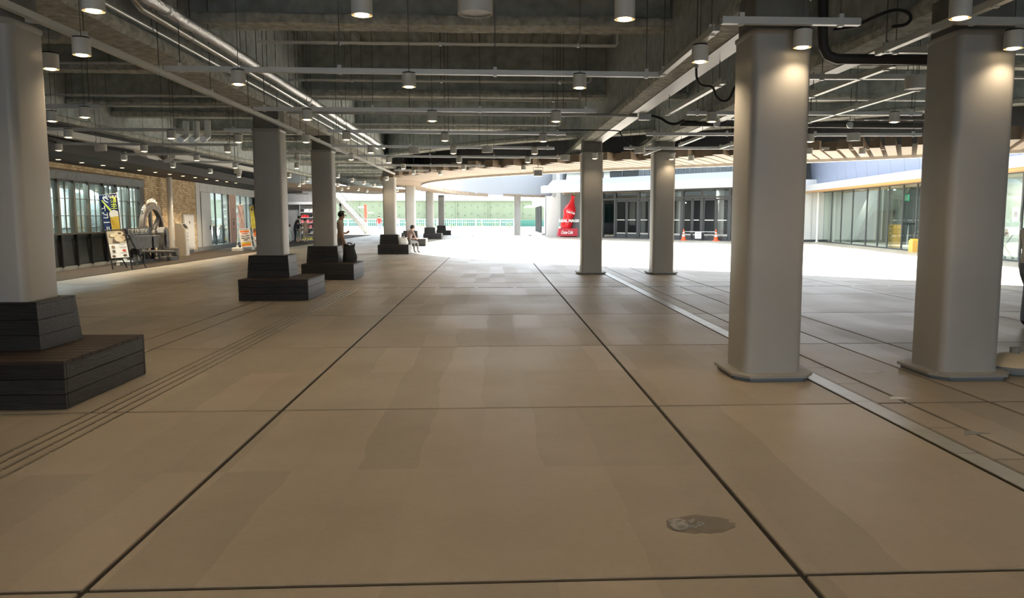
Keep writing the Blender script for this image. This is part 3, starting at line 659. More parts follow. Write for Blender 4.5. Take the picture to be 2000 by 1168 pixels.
for y, z, x0, x1, l in ((12.15, 4.2, -3.5, 1.9, 'thin sprinkler pipe under the deck behind the nearest beam'), (15.4, 4.2, -3.9, 1.9, 'second thin sprinkler pipe crossing the ceiling'), (17.8, 4.2, -4.1, 1.95, 'third thin sprinkler pipe crossing the ceiling'), (22.5, 4.2, -4.1, 1.9, 'fourth thin sprinkler pipe crossing the ceiling')):
    pipe('sprinkler_pipe', l, 'pipe', [(x0, y, z), (x1-0.03, y, z), (x1, y, z+0.03), (x1, y, z+0.2)], 0.024, 'conduit', [(x0+1.2, y, z), ((x0+x1)/2, y, z), (x1-0.6, y, z)], 8)
for y, l in ((13.9, 'sprinkler pipe over the left aisle, nearest'), (17.5, 'sprinkler pipe over the left aisle, second'), (19.0, 'sprinkler pipe over the left aisle, third'), (24.6, 'sprinkler pipe over the left aisle, farthest')):
    pipe('sprinkler_pipe', l, 'pipe', [(-11, y, 4.2), (-5.2, y, 4.2), (-5.17, y, 4.23), (-5.17, y, 4.4)], 0.024, 'conduit', [(-9, y, 4.2), (-6.5, y, 4.2)], 8)
for y, l in ((14.2, 'sprinkler pipe right of the large columns, nearest'), (17.0, 'sprinkler pipe right of the large columns, second'), (20.4, 'sprinkler pipe right of the large columns, third')):
    pipe('sprinkler_pipe', l, 'pipe', [(5.1, y, 4.15), (13, y, 4.15)], 0.022, 'conduit', [(6.5, y, 4.15), (9.5, y, 4.15)], 8)
# dark ducts and flexible conduits on the right
def arc(pts_, n=6): return fine([tuple(p) for p in pts_], n)
A = lambda px, py, y: tuple(P(px, py, y=y))
pipe('bent_pipe', 'thick dark pipe bending from vertical to horizontal between the large columns', 'pipe', [A(1608, -60, 9.0), A(1607, 60, 9.0), A(1608, 92, 9.0), A(1616, 108, 9.0), A(1634, 115, 9.0), A(1720, 116, 9.0), A(1830, 117, 9.0)], 0.058, 'dark_pipe')
pipe('dark_pipe', 'straight dark horizontal pipe far behind the large right columns', 'pipe', [A(1328, 241, 17.3), A(1800, 246, 17.3)], 0.065, 'dark_pipe', [(*A(1400, 241, 17)[:3], 4.4), (*A(1660, 244, 17)[:3], 4.4)])
pipe('hooked_conduit', 'thin black flexible conduit curling into a hook above the bent pipe', 'conduit', arc([A(1628, 58, 8), A(1670, 50, 8), A(1715, 30, 8), A(1748, 20, 8), A(1772, 24, 8), A(1779, 36, 8), A(1768, 48, 8), A(1742, 52, 8)]), 0.017, 'black_plastic')
pipe('looped_conduit', 'black conduit hanging in a deep loop left of the large column', 'conduit', arc([A(1360, 130, 9.6), A(1361, 152, 9.6), A(1370, 166, 9.6), A(1391, 170, 9.6), A(1398, 186, 9.6), A(1410, 197, 9.6), A(1424, 193, 9.6), A(1434, 172, 9.6), A(1440, 165, 9.6)]), 0.014, 'black_plastic', [A(1360, 130, 9.6)])
pipe('junction_conduit', 'thick black flexible conduit sagging from the junction box on the beam', 'conduit', arc([A(1272, 226, 16), A(1290, 231, 16), A(1305, 240, 16), A(1320, 242, 16), A(1336, 235, 16)]), 0.028, 'black_plastic')
pipe('sagging_conduit', 'thin black conduit sagging low between the two slim columns', 'conduit', arc([A(1090, 254, 18), A(1200, 255, 18), A(1212, 262, 18), A(1225, 277, 18), A(1245, 285, 18), A(1265, 276, 18), A(1280, 258, 18)]), 0.014, 'black_plastic')
jb = P(1259, 229, y=16); t = thing('junction_box', 'grey junction box with pale underside on the pipe under the centre beam', 'box', (jb.x, jb.y, jb.z))
MB().cbox(-0.12, 0.12, -0.08, 0.08, -0.05, 0.07, 0.008).build('body', 'galvanised', t); MB().box(-0.11, 0.11, -0.075, 0.075, -0.058, -0.05).build('lid', 'lip_white', t); MB().tube([(0, 0, 0.07), (0, 0, DZ-jb.z)], 0.008, 6).build('hanger_rod', 'rod_steel', t)
pipe('crossing_conduit', 'grey conduit crossing the ceiling from left to the junction box', 'conduit', [A(560, 219, 16), A(1245, 226, 16)], 0.03, 'galvanised', [(*A(800, 221, 16),), (*A(1100, 225, 16),)])
# white duct over the left soffit
wd = [P(60, 250, z=3.62), P(268, 288, z=3.62), P(282, 304, z=3.55), P(322, 313, z=3.55), P(335, 304, z=3.62), P(420, 318, z=3.62), P(560, 345, z=3.62)]
t = thing('white_duct', 'white cable duct stepping along above the dark soffit edge', 'duct', tuple(wd[0]))
for a, b_ in zip(wd, wd[1:]):
    d = (b_-a); n_ = Vector((d.y, -d.x, 0)).normalized()
    MB().loft([[p_+n_*u+Vector((0, 0, zz)) for u, zz in ((-0.12, -0.08), (0.12, -0.08), (0.12, 0.08), (-0.12, 0.08))] for p_ in (a, b_)]).build('duct_section', 'white_paint', t, world=True)
    m_ = (a+b_)/2; MB().tube([m_, (m_.x, m_.y, DZ)], 0.007, 6).build('hanger_rod', 'rod_steel', t, world=True)
# round steel pipes under the left aisle beams
for k, (px, py) in enumerate(((352, 273), (374, 273), (397, 272))):
    p = P(px, py, z=3.75); pipe('air_pipe', 'short bright steel air pipe pointing forward over the left aisle, %s of three' % ['left', 'middle', 'right'][k], 'pipe', [p, (p.x-0.3, p.y+1.2, 3.95), (p.x-0.3, p.y+1.25, 4.4)], 0.09, 'conduit')
# projector-like floodlight box under the soffit
p = P(1051, 338, z=3.05); t = thing('floodlight_box', 'grey boxy floodlight hanging below the wooden soffit edge', 'floodlight', (p.x, p.y, 2.95))
MB().cbox(-0.14, 0.14, -0.1, 0.1, 0, 0.2, 0.015).build('body', 'tray_steel', t); MB().box(-0.12, 0.12, -0.104, -0.1, 0.02, 0.17).build('lens', 'lamp_dark', t)
MB().tube([(-0.16, 0, 0.1), (-0.16, 0, 0.28), (0.16, 0, 0.28), (0.16, 0, 0.1)], 0.012, 6).tube([(0, 0, 0.28), (0, 0, 0.60)], 0.012, 6).build('yoke', 'galvanised', t)

# ================================================================== LEFT SHOP FRONTS
LW = Frame((-12.9, 24.7), (-14.3, 44.0)); ZV = Vector((0, 0, 1))
def U(px, py=420, d=0.0): return LW.px(px, py, d)[0]
def FB(): return MB(LW.M)
u0 = -69.0; ub = U(383, 420); uw = U(497, 420)
wU0, wU1 = -4.6, U(281, 420)            # brewery window extent
zs, zt_ = 1.12, 2.70
wall = FB().box(u0, wU0, -0.30, 0.0, 0, 3.3).box(wU1, ub, -0.30, 0.0, 0, 3.3).box(wU0, wU1, -0.30, 0.0, 2.98, 3.3).build('wall_left', 'mortar'); tag(wall, 'tan brick wall of the left shop front', None, None, 'structure')
FB().box(u0, 50, -0.32, -0.30, 3.3, DZ).build('wall_left_upper', 'dark_interior')['kind'] = 'structure'
br = MB(LW.M); bw, bh_, g_ = 0.215, 0.066, 0.011; r = random.Random(11); row = 0; z = 0.12
while z < 3.18:
    uu = -3.4+(bw+g_)/2*(row % 2)
    while uu < ub-0.02:
        e = min(uu+bw, ub-0.005)
        inside = (uu < wU1+0.03 and e > wU0 and z < 2.99)
        if not inside and e-uu > 0.03: q = r.uniform(0.006, 0.014); br.box(uu, e, -0.01, q, z, z+bh_)
        uu += bw+g_
    z += bh_+g_; row += 1
o = br.build('bricks', 'brick', wall); o['kind'] = 'stuff'; o['label'] = 'tan and cream bricks'
def brick_mat():
    m = MATS['brick']; nt = m.node_tree; b = nt.nodes['Principled BSDF']
    geo = nt.nodes.new('ShaderNodeNewGeometry'); rp = nt.nodes.new('ShaderNodeValToRGB')
    rp.color_ramp.elements[0].color = (0.62, 0.43, 0.23, 1); rp.color_ramp.elements[1].color = (0.92, 0.78, 0.54, 1)
    nt.links.new(geo.outputs['Random Per Island'], rp.inputs[0]); nt.links.new(rp.outputs[0], b.inputs['Base Color'])
brick_mat()
FB().box(u0, ub, 0.0, 0.03, 0.0, 0.12).build('baseboard_left', 'plinth')['kind'] = 'structure'
for k in range(8):
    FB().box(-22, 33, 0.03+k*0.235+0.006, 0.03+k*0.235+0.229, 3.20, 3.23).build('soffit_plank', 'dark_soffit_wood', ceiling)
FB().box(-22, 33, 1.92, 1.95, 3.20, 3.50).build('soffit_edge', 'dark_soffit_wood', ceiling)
# brewery window
win = thing('window_1', None, None, tuple(LW.w(0, 0, 0))); win['kind'] = 'structure'; win['label'] = 'tall steel framed brewery window with dark lower panels'
lt = FB().box(wU0, wU1, -0.05, 0.06, 2.72, 2.98).box(wU0, wU1, 0.06, 0.10, 2.94, 2.98).box(wU0, wU1, 0.06, 0.10, 2.72, 2.75).build('lintel', 'lintel_steel', win, world=True)
bolt = FB()
for k in range(9):
    for zz in (2.80, 2.90):
        for q in range(4): bolt.box(-3.2+k*1.02+q*0.055, -3.2+k*1.02+q*0.055+0.025, 0.06, 0.075, zz, zz+0.02)
bolt.build('bolts', 'black_metal', lt)
bolt_o = lt.children[0]
mulls = [-4.4, -3.3, -2.25]+[U(x) for x in (114, 145, 173, 202.6, 227.7, 251.7, 273)]
for k, m_ in enumerate(mulls):
    FB().box(m_-0.06, m_+0.06, -0.10, 0.05, zs, 2.72).build('mullion', 'frame_steel', win, world=True)
    FB().box(m_-0.035, m_+0.035, -0.06, 0.07, 0.10, zs).build('post', 'black_metal', win, world=True)
FB().box(mulls[-1]+0.06, wU1, -0.1, 0.03, 0.1, 2.72).build('side_frame', 'frame_steel', win, world=True)
FB().box(wU0, wU1, -0.06, 0.07, zs-0.05, zs).build('sill', 'frame_steel', win, world=True)
for a, b_ in zip(mulls, mulls[1:]):
    FB().box(a+0.06, b_-0.06, -0.045, -0.035, zs, 2.72).build('pane', 'shop_glass', win, world=True)
    c = (a+b_)/2
    FB().box(c-0.010, c+0.010, -0.035, 0.0, zs, 2.70).build('muntin', 'frame_steel', win, world=True)
    for zz in (1.64, 2.16): FB().box(a+0.06, b_-0.06, -0.035, 0.0, zz-0.010, zz+0.010).build('muntin', 'frame_steel', win, world=True)
    FB().box(a+0.06, b_-0.06, -0.035, 0.0, 2.66, 2.72).build('top_rail', 'frame_steel', win, world=True)
    FB().box(a+0.04, b_-0.04, -0.05, 0.0, 0.10, zs-0.05).build('lower_panel', 'panel_dark', win, world=True)
    MB(LW.M).tube([(b_-0.22, 0.02, 0.95), (b_-0.10, 0.03, 0.30)], 0.012, 6).build('brace_rod', 'black_metal', win, world=True)
# brewing room behind the window
def room(F, nm, a, b_, d0, d1, z1, m):
    for n_, bx_ in (('wall_%s_back' % nm, (a, b_, d0-0.1, d0, 0.02, z1)), ('wall_%s_near' % nm, (a-0.1, a, d0, d1, 0.02, z1)), ('wall_%s_far' % nm, (b_, b_+0.1, d0, d1, 0.02, z1)), ('floor_%s' % nm, (a, b_, d0, d1, 0.0, 0.02)), ('ceiling_%s' % nm, (a, b_, d0, d1, z1, z1+0.05))):
        MB(F.M).box(*bx_).build(n_, m)['kind'] = 'structure'
room(LW, 'brewery', wU0-0.2, wU1+0.3, -4.1, -0.3, 3.3, 'light_interior')
for k in range(6):
    u_ = mulls[2]+0.6+k*1.12; t = thing('brewing_tank', 'tall polished steel tank behind the brewery window, %s from the left' % ORD[k], 'tank', tuple(LW.w(u_, -1.25, 0.02)), 0, 'brewing tanks')
    MB().lathe([(0.05, 0.45), (0.42, 0.75), (0.44, 0.80), (0.44, 2.25), (0.40, 2.40), (0.20, 2.52), (0.06, 2.55)], 24).build('vessel', 'tank_steel', t, smooth=True)
    for a_ in range(3): MB().tube([(0.33*math.cos(a_*2.1+.5), 0.33*math.sin(a_*2.1+.5), 0), (0.33*math.cos(a_*2.1+.5), 0.33*math.sin(a_*2.1+.5), 0.85)], 0.03, 8).build('leg', 'tank_steel', t)
    MB().lathe([(0.445, 1.2), (0.455, 1.21), (0.455, 1.25), (0.445, 1.26)], 24).build('band', 'galvanised', t)
    MB().tube([(0, 0, 2.5), (0, 0, 3.3)], 0.03, 8).build('vent_pipe', 'tank_steel', t)
for k, uu in enumerate((-3.5, 0.2, 3.6)):  # fill lights added to brighten the tanks and room behind the window
    t = thing('brewery_fill_light', 'added fill light inside the brewery, %s from the left' % ORD[k], 'ceiling lamp', tuple(LW.w(uu, -0.62, 3.12)), 0, 'added fill lights in the brewery')
    MB().box(-0.05, 0.05, -0.75, 0.75, 0.0, 0.18).build('body', 'white_paint', t)
    ld = bpy.data.lights.new('tube', 'AREA'); ld.shape = 'RECTANGLE'; ld.size = 0.08; ld.size_y = 1.5; ld.energy = 150; ld.color = (0.86, 0.95, 1.0); lo = place('tube', ld, t); lo.location = (0, 0, -0.02)
# flywheel engine sign
eD = 0.75
cu, cz = LW.px(297, 462, eD); topu, topz = LW.px(290, 397, eD); wr = 1.13
eng = thing('engine_sign', 'old iron flywheel engine used as a brewery sign by the brick wall', 'machine', tuple(LW.w(cu, eD, 0)))
cz = topz-wr
def wheel_ring(r0, r1, d0, d1, n=44): 
    m = MB(); rings = []
    for k in range(n+1):
        a = 2*math.pi*k/n; c_, s_ = math.cos(a), math.sin(a)
        rings.append([LW.w(cu+rr_*c_, dd, cz+rr_*s_) for rr_, dd in ((r0, d0), (r1, d0), (r1, d1), (r0, d1))])
    return m.loft(rings, cap=False)
wheel_ring(0.94, wr, eD-0.06, eD+0.08).build('flywheel_rim', 'wheel_iron', eng, smooth=True, world=True)
wheel_ring(0.91, 0.95, eD-0.03, eD+0.11).build('rim_lip', 'wheel_iron', eng, smooth=True, world=True)
wheel_ring(0.02, 0.17, eD-0.15, eD+0.15, 20).build('hub', 'wheel_iron', eng, smooth=True, world=True)
for k in range(6):
    a = math.radians(30+60*k+8); e_ = Vector((math.cos(a), 0, math.sin(a))); q = Vector((-math.sin(a), 0, math.cos(a)))
    rg_ = []
    for rr_, hw in ((0.12, 0.085), (0.95, 0.065)):
        rg_.append([LW.w(cu+e_.x*rr_+q.x*s1*hw, eD+s2*0.05, cz+e_.z*rr_+q.z*s1*hw) for s1, s2 in ((-1, -1), (1, -1), (1, 1), (-1, 1))])
    MB().loft(rg_).build('spoke', 'wheel_iron', eng, world=True)
su0, sz1 = LW.px(243, 449, eD+0.35); su1, _ = LW.px(296, 450, eD+0.35)
FB().box(su0, su1, eD+0.28, eD+0.34, 0.97, 1.24).build('sign_board', 'black_plastic', eng, world=True)
put_text('lettering', 'STADIUM BREWS', 0.27, 'letter_white', eng, basis(LW.w((su0+su1)/2, eD+0.345, 1.105), LW.t, ZV), extrude=0.008, sx=0.85*(su1-su0)/2.35, bold=0.0)
for k, ch_ in enumerate('NAGASAKI'):
    a = math.radians(112-k*6.6); o_ = LW.w(cu+math.cos(a)*(wr+0.10), eD+0.05, cz+math.sin(a)*(wr+0.10))
    ex = LW.t*math.sin(a)-ZV*math.cos(a); ey = LW.t*math.cos(a)+ZV*math.sin(a)
    put_text('letter', ch_, 0.19, 'letter_white', eng, basis(o_, ex, ey), extrude=0.012, bold=0.0)
for s_ in (-1, 1):
    a0_ = 90+s_*34
    for k in range(4):
        a = math.radians(a0_+s_*k*4.0); m = MB(); c_ = LW.w(cu+math.cos(a)*(wr+0.09), eD+0.03, cz+math.sin(a)*(wr+0.09))
        m.box(-0.022, 0.022, -0.02, 0.02, -0.08, 0.08, M=basis(c_, LW.t*math.sin(a)-ZV*math.cos(a), LW.n)).build('ornament', 'letter_white' if s_ > 0 else 'wheel_iron', eng, world=True)
bu0, _ = LW.px(250, 470, eD+0.2); bu1, _ = LW.px(306, 470, eD+0.2)
FB().cbox(bu0, bu1, eD+0.05, eD+0.27, 0.50, 0.95, 0.02).build('bed_casting', 'cast_iron', eng, world=True)
FB().cbox(bu0-0.05, bu1, eD-0.05, eD+0.32, 0.90, 0.955, 0.01).build('bed_rail', 'cast_iron', eng, world=True)
FB().cbox(bu1-0.65, bu1-0.58, eD+0.2, eD+0.31, 0.05, 0.98, 0.01).build('rib', 'black_metal', eng, world=True)
bx = (bu1+LW.px(326, 470, eD+0.2)[0])/2
m = FB(); pr = [(bx-0.28, 0.05), (bx+0.30, 0.05), (bx+0.30, 0.95)]+[(bx+0.30*math.cos(a), 0.95+0.28*math.sin(a)) for a in [math.pi*k/10 for k in range(1, 10)]]+[(bx-0.28, 0.95)]
m.loft([[(a_, dd, z_) for a_, z_ in pr] for dd in (eD+0.12, eD+0.36)]).build('bearing_block', 'cast_iron', eng, world=True)
for rr_ in (0.10, 0.17, 0.24):
    MB(LW.M).tube([(bx+0.02+rr_*math.cos(a), eD+0.37, 0.80+1.3*rr_*math.sin(a)) for a in [math.radians(100+17*k) for k in range(11)]], 0.016, 6).build('groove_ring', 'black_metal', eng, world=True)
MB().tube([LW.w(bu0+0.35, eD+0.45, 0.46), LW.w(bx+0.35, eD+0.55, 0.30)], 0.055, 8).build('connecting_rod', 'cast_iron', eng, world=True)
FB().cbox(bx+0.22, bx+0.46, eD+0.40, eD+0.66, 0.16, 0.46, 0.02).build('crank_head', 'cast_iron', eng, world=True)
FB().cbox(bx-0.45, bx+0.45, eD+0.25, eD+0.65, 0.0, 0.15, 0.01).build('foot_block', 'cast_iron', eng, world=True)
FB().cbox(bu0+0.1, bu0+0.4, eD+0.2, eD+0.5, 0.36, 0.56, 0.02).build('guide_block', 'black_metal', eng, world=True)
for uu in (bu0+0.15, bu0+0.75, bu1-0.35): FB().box(uu, uu+0.06, eD+0.35, eD+0.42, 0, 0.5).build('stand_leg', 'cast_iron', eng, world=True)
FB().cbox(bu0, bu1+0.2, eD-0.1, eD+0.3, 0, 0.12, 0.01).build('base_frame', 'cast_iron', eng, world=True)
# pipe column, kiosk, cabinet
p = P(337, 501, z=0); t = thing('downpipe', 'round pale grey pipe standing in front of the brick wall', 'pipe', (p.x, p.y, 0))
MB().lathe([(0.105, 0), (0.105, 3.2)], 18).build('tube', 'white_panel', t, smooth=True); MB().lathe([(0.13, 0.0), (0.13, 0.03), (0.106, 0.04)], 18).build('base_ring', 'galvanised', t)
p = P(352, 501, z=0); ku = (p-LW.o).dot(LW.t)+0.55; kd = (p-LW.o).dot(LW.n)
t = thing('ticket_kiosk', 'beige standing kiosk with white front and slanted dark screen', 'kiosk', tuple(LW.w(ku, kd, 0)))
prof = [(0, 0), (0.42, 0), (0.42, 1.12), (0.28, 1.32), (0, 1.36)]
m = MB(); m.loft([[LW.w(ku+uu, kd-0.25+a_*0.9, z_) for a_, z_ in prof] for uu in (-0.28, 0.22)]).build('body', 'kiosk_beige', t, world=True)
m = MB(); m.loft([[LW.w(ku+uu, kd-0.25+a_*0.9, z_) for a_, z_ in ((0.425, 0.02), (0.445, 0.02), (0.445, 1.10), (0.425, 1.10))] for uu in (-0.20, 0.20)]).build('front_panel', 'white_paint', t, world=True)
MB().loft([[LW.w(ku+uu, kd-0.25+a_*0.9, z_) for a_, z_ in ((0.41, 1.15), (0.43, 1.16), (0.31, 1.31), (0.30, 1.30))] for uu in (-0.18, 0.18)]).build('screen', 'black_plastic', t, world=True)
for zz in (0.62, 0.78, 0.9): MB().loft([[LW.w(ku+uu, kd-0.25+a_*0.9, z_) for a_, z_ in ((0.445, zz), (0.452, zz), (0.452, zz+0.07), (0.445, zz+0.07))] for uu in (-0.08, 0.1)]).build('slot_panel', 'galvanised', t, world=True)
c0, c1 = U(355, 450), U(376, 450)
t = thing('wall_cabinet', 'white steel cabinet door mounted on the brick wall', 'cabinet', tuple(LW.w((c0+c1)/2, 0.02, 0.15)))
FB().cbox(c0, c1, 0.01, 0.10, 0.15, 1.72, 0.01).build('body', 'white_panel', t, world=True); FB().cbox(c0+0.07, c1-0.07, 0.10, 0.115, 0.22, 1.65, 0.004).build('door', 'white_paint', t, world=True)
FB().box((c0+c1)/2-0.03, (c0+c1)/2+0.03, 0.115, 0.13, 1.3, 1.42).build('latch', 'black_metal', t, world=True)
# white wall with door and glass
g0, g1 = U(411, 430), U(495, 430); sp0, sp1 = U(449, 430), U(461, 430)
ww = FB().box(ub, g0, -0.30, 0.03, 0.20, 3.3).box(g0, uw, -0.30, 0.03, 2.80, 3.3).build('wall_shop', 'white_panel'); tag(ww, 'plain white shop wall beside the bricks', None, None, 'structure')
for k in range(8): uu = ub+0.6+k*1.2; FB().box(uu, uu+0.012, 0.03, 0.034, 2.80 if uu > g0 else 0.2, 3.28).build('panel_joint', 'plinth', ww)
FB().box(ub, uw, -0.3, 0.06, 0.0, 0.20).build('baseboard_shop', 'plinth')['kind'] = 'structure'
d0, d1 = U(392, 430), U(410, 430)
dr = thing('door_1', None, None, tuple(LW.w((d0+d1)/2, 0.04, 0.2))); dr['kind'] = 'structure'; dr['label'] = 'flush white service door in the shop wall'
FB().box(d0, d1, 0.035, 0.055, 0.2, 2.78).build('leaf', 'white_panel', dr, world=True); FB().box(d0-0.02, d0, 0.03, 0.058, 0.2, 2.8).box(d1, d1+0.02, 0.03, 0.058, 0.2, 2.8).box(d0, d1, 0.03, 0.058, 2.78, 2.8).build('frame', 'plinth', dr, world=True)
FB().box(d1-0.22, d1-0.16, 0.055, 0.09, 0.98, 1.20).build('handle', 'black_metal', dr, world=True)
gw = thing('window_2', None, None, tuple(LW.w(g0, 0, 0))); gw['kind'] = 'structure'; gw['label'] = 'tall shop windows with dark mullions in the white wall'
edges = [g0]+[U(x, 430) for x in (424, 438, 449)]+[U(x, 430) for x in (461, 473, 484, 495)]
for k, m_ in enumerate(edges): FB().box(m_-0.05, m_+0.05, -0.10, -0.04, 0.2, 2.8).build('mullion', 'frame_dark', gw, world=True)
for k, (a, b_) in enumerate(zip(edges, edges[1:])):
    if k == 3: continue
    FB().box(a+0.06, b_-0.06, -0.08, -0.07, 0.2, 2.8).build('pane', 'shop_glass', gw, world=True)
FB().box(edges[3], edges[4], -0.05, 0.03, 0.2, 2.8).build('salmon_panel', 'salmon_panel', gw, world=True)
put_text('lettering', 'a\ni\nm\n■\nn', 0.26, 'food_brown', gw, basis(LW.w((edges[3]+edges[4])/2, 0.034, 1.5), LW.t, ZV))
room(LW, 'shop', ub+0.4, uw, -5.0, -0.3, 3.3, 'light_interior')
for k, (uu, dd, hh, mm) in enumerate(((edges[0]+0.7, -1.2, 0.9, 'white_paint'), (edges[1]+0.8, -0.9, 1.0, 'frame_dark'), (edges[1]+1.6, -1.6, 1.2, 'white_paint'), (edges[4]+0.8, -1.2, 1.1, 'frame_dark'), (edges[5]+0.9, -1.0, 0.9, 'white_paint'))):
    t = thing('display_counter', '%s display counter inside the white shop, %s from the left' % ('white' if mm == 'white_paint' else 'dark', ORD[k]), 'counter', tuple(LW.w(uu, dd, 0.02)))
    FB().cbox(uu-0.35, uu+0.35, dd-0.3, dd+0.3, 0.02, hh, 0.01).build('body', mm, t, world=True); FB().cbox(uu-0.4, uu+0.4, dd-0.35, dd+0.35, hh, hh+0.04, 0.005).build('top', 'wood_warm', t, world=True)
for k, uu in enumerate((edges[0]+1.2, edges[2]+1.5, edges[5]+0.6)):
    t = thing('shop_light', 'glowing panel light inside the white shop, %s from the left' % ORD[k], 'ceiling lamp', tuple(LW.w(uu, -1.5, 3.2)), 0, 'panel lights in the white shop')
    MB().box(-0.3, 0.3, -0.3, 0.3, 0, 0.06).build('body', 'white_paint', t)
    ld = bpy.data.lights.new('panel', 'AREA'); ld.size = 0.55; ld.energy = 220; ld.color = (0.92, 0.97, 1.0); lo = place('panel', ld, t); lo.location = (0, 0, -0.01)
# beyond: second white wall, window, post, merchandise shop
s0, s1 = uw+3.2, U(580, 420)
w2 = FB().box(uw+3.0, s1, -0.3, 0.0, 0, 3.4).build('wall_back_shop', 'white_panel'); w2['kind'] = 'structure'
wn = thing('window_3', None, None, tuple(LW.w(s0, 0, 1.4))); wn['kind'] = 'structure'
a, b_ = U(564, 410), U(573, 410)
FB().box(a, b_, 0.0, 0.02, 1.0, 2.9).build('pane', 'teal_glass', wn, world=True); FB().box(a-0.08, a, 0, 0.05, 0.95, 2.95).box(b_, b_+0.08, 0, 0.05, 0.95, 2.95).box(a, b_, 0, 0.05, 2.9, 2.98).build('frame', 'frame_dark', wn, world=True)
t = thing('white_post', 'slim white post between the far white wall and the merchandise shop', 'post', tuple(LW.w(U(583, 420, 0.4), 0.4, 0)))
MB().lathe([(0.16, 0), (0.16, 3.3)], 12).build('tube', 'white_panel', t, smooth=True); MB().lathe([(0.22, 0), (0.22, 0.04), (0.165, 0.06)], 12).build('base_ring', 'white_paint', t)
YR = 54.0; xa, xb = P(586, 420, y=YR).x, P(622, 420, y=YR).x
MB().box(-23.1, -22.9, 40, 76, 0, DZ).build('wall_added_left', 'grey_wall')['kind'] = 'structure'  # unseen wall added under the widened roof to keep sun out
MB().box(-23, -16.6, 39.9, 40, 0, DZ).build('wall_added_left_side', 'grey_wall')['kind'] = 'structure'  # added side return of the unseen sun-blocking wall
MB().box(-23, -14.5, 40, 76, -0.3, -0.005).build('floor_left', 'concrete_paving')['kind'] = 'structure'
ms = MB().box(-20, xb, YR+0.62, YR+0.72, 0, 3.6).box(-20, xb, YR-0.1, YR+0.6, 2.45, 2.62).build('wall_merchandise', 'grey_wall'); ms['kind'] = 'structure'
for k in range(5): MB().box(xa+0.1+k*0.3, xa+0.12+k*0.3, YR+0.6, YR+0.62, 2.62, 3.6).build('panel_joint', 'plinth', ms)
sh = thing('merchandise_rack', 'tall display rack full of caps and shirts beyond the second column', 'rack', ((xa+xb)/2, YR, 0))
MB().box(xa, xb, YR+0.45, YR+0.50, 0, 2.4).build('back_board', 'white_panel', sh, world=True)
SHZ = (0.06, 0.50, 0.86, 1.22, 1.58, 1.94); r = random.Random(4)
for zz in SHZ: MB().box(xa, xb, YR-0.05, YR+0.45, zz-0.03, zz-0.002).build('shelf', 'white_paint', sh, world=True)
for x_ in (xa, xb): MB().box(x_-0.02, x_+0.02, YR-0.05, YR+0.5, 0, 2.4).build('upright', 'galvanised', sh, world=True)
CN = {'red_gloss': 'red', 'pink_cloth': 'pink', 'yellow_flag': 'yellow', 'cloth_white': 'white', 'cloth_black': 'black'}
for si, zz in enumerate(SHZ):
    for k in range(6):
        col = 'yellow_flag' if si == 0 else ('red_gloss' if (si == 4 and k < 3) else ('pink_cloth' if (si == 3 or (si == 2 and 0 < k < 4)) else ('cloth_black' if (si+k*2) % 5 == 0 else 'cloth_white')))
        cap = (si+k) % 2 == 0; x_ = xa+0.12+k*(xb-xa-0.2)/5.6
        t = thing('baseball_cap' if cap else 'folded_shirt', '%s %s on the merchandise rack, %s shelf from the floor, %s from the left' % (CN[col], 'cap' if cap else 'folded shirt', ORD[si], ORD[k]), 'cap' if cap else 'shirt', (x_, YR+0.2, zz), 0, 'goods on the merchandise rack')
        if cap: MB().lathe([(0.085, 0.0), (0.09, 0.04), (0.075, 0.10), (0.04, 0.14), (0.005, 0.15)], 12).build('crown', col, t, smooth=True); MB().prism([(-0.08, -0.05), (-0.06, -0.15), (0, -0.18), (0.06, -0.15), (0.08, -0.05)], 0.0, 0.012).build('peak', col, t)
        else: MB().cbox(-0.09, 0.09, -0.14, 0.14, 0, 0.16+r.uniform(0, .06), 0.025).build('cloth', col, t); MB().cbox(-0.035, 0.035, -0.155, -0.06, 0.02, 0.15, 0.008).build('collar_fold', col, t)

t = thing('rack_fill_light', 'fill light bar added over the merchandise rack', 'ceiling lamp', (xa+0.5, YR-1.3, 3.1)); MB().cbox(-0.4, 0.4, -0.06, 0.06, 0, 0.08, 0.01).build('body', 'white_paint', t); MB().tube([(0, 0, 0.08), (0, 0, DZ-3.1)], 0.01, 6).build('hanger_rod', 'rod_steel', t)  # light added to brighten the dark merchandise shop
ld = bpy.data.lights.new('panel', 'AREA'); ld.shape = 'RECTANGLE'; ld.size = 0.7; ld.size_y = 0.1; ld.energy = 70; ld.color = (1, 0.97, 0.92); lo = place('panel', ld, t); lo.location = (0, 0, -0.01); lo.rotation_euler = (math.radians(35), 0, 0)
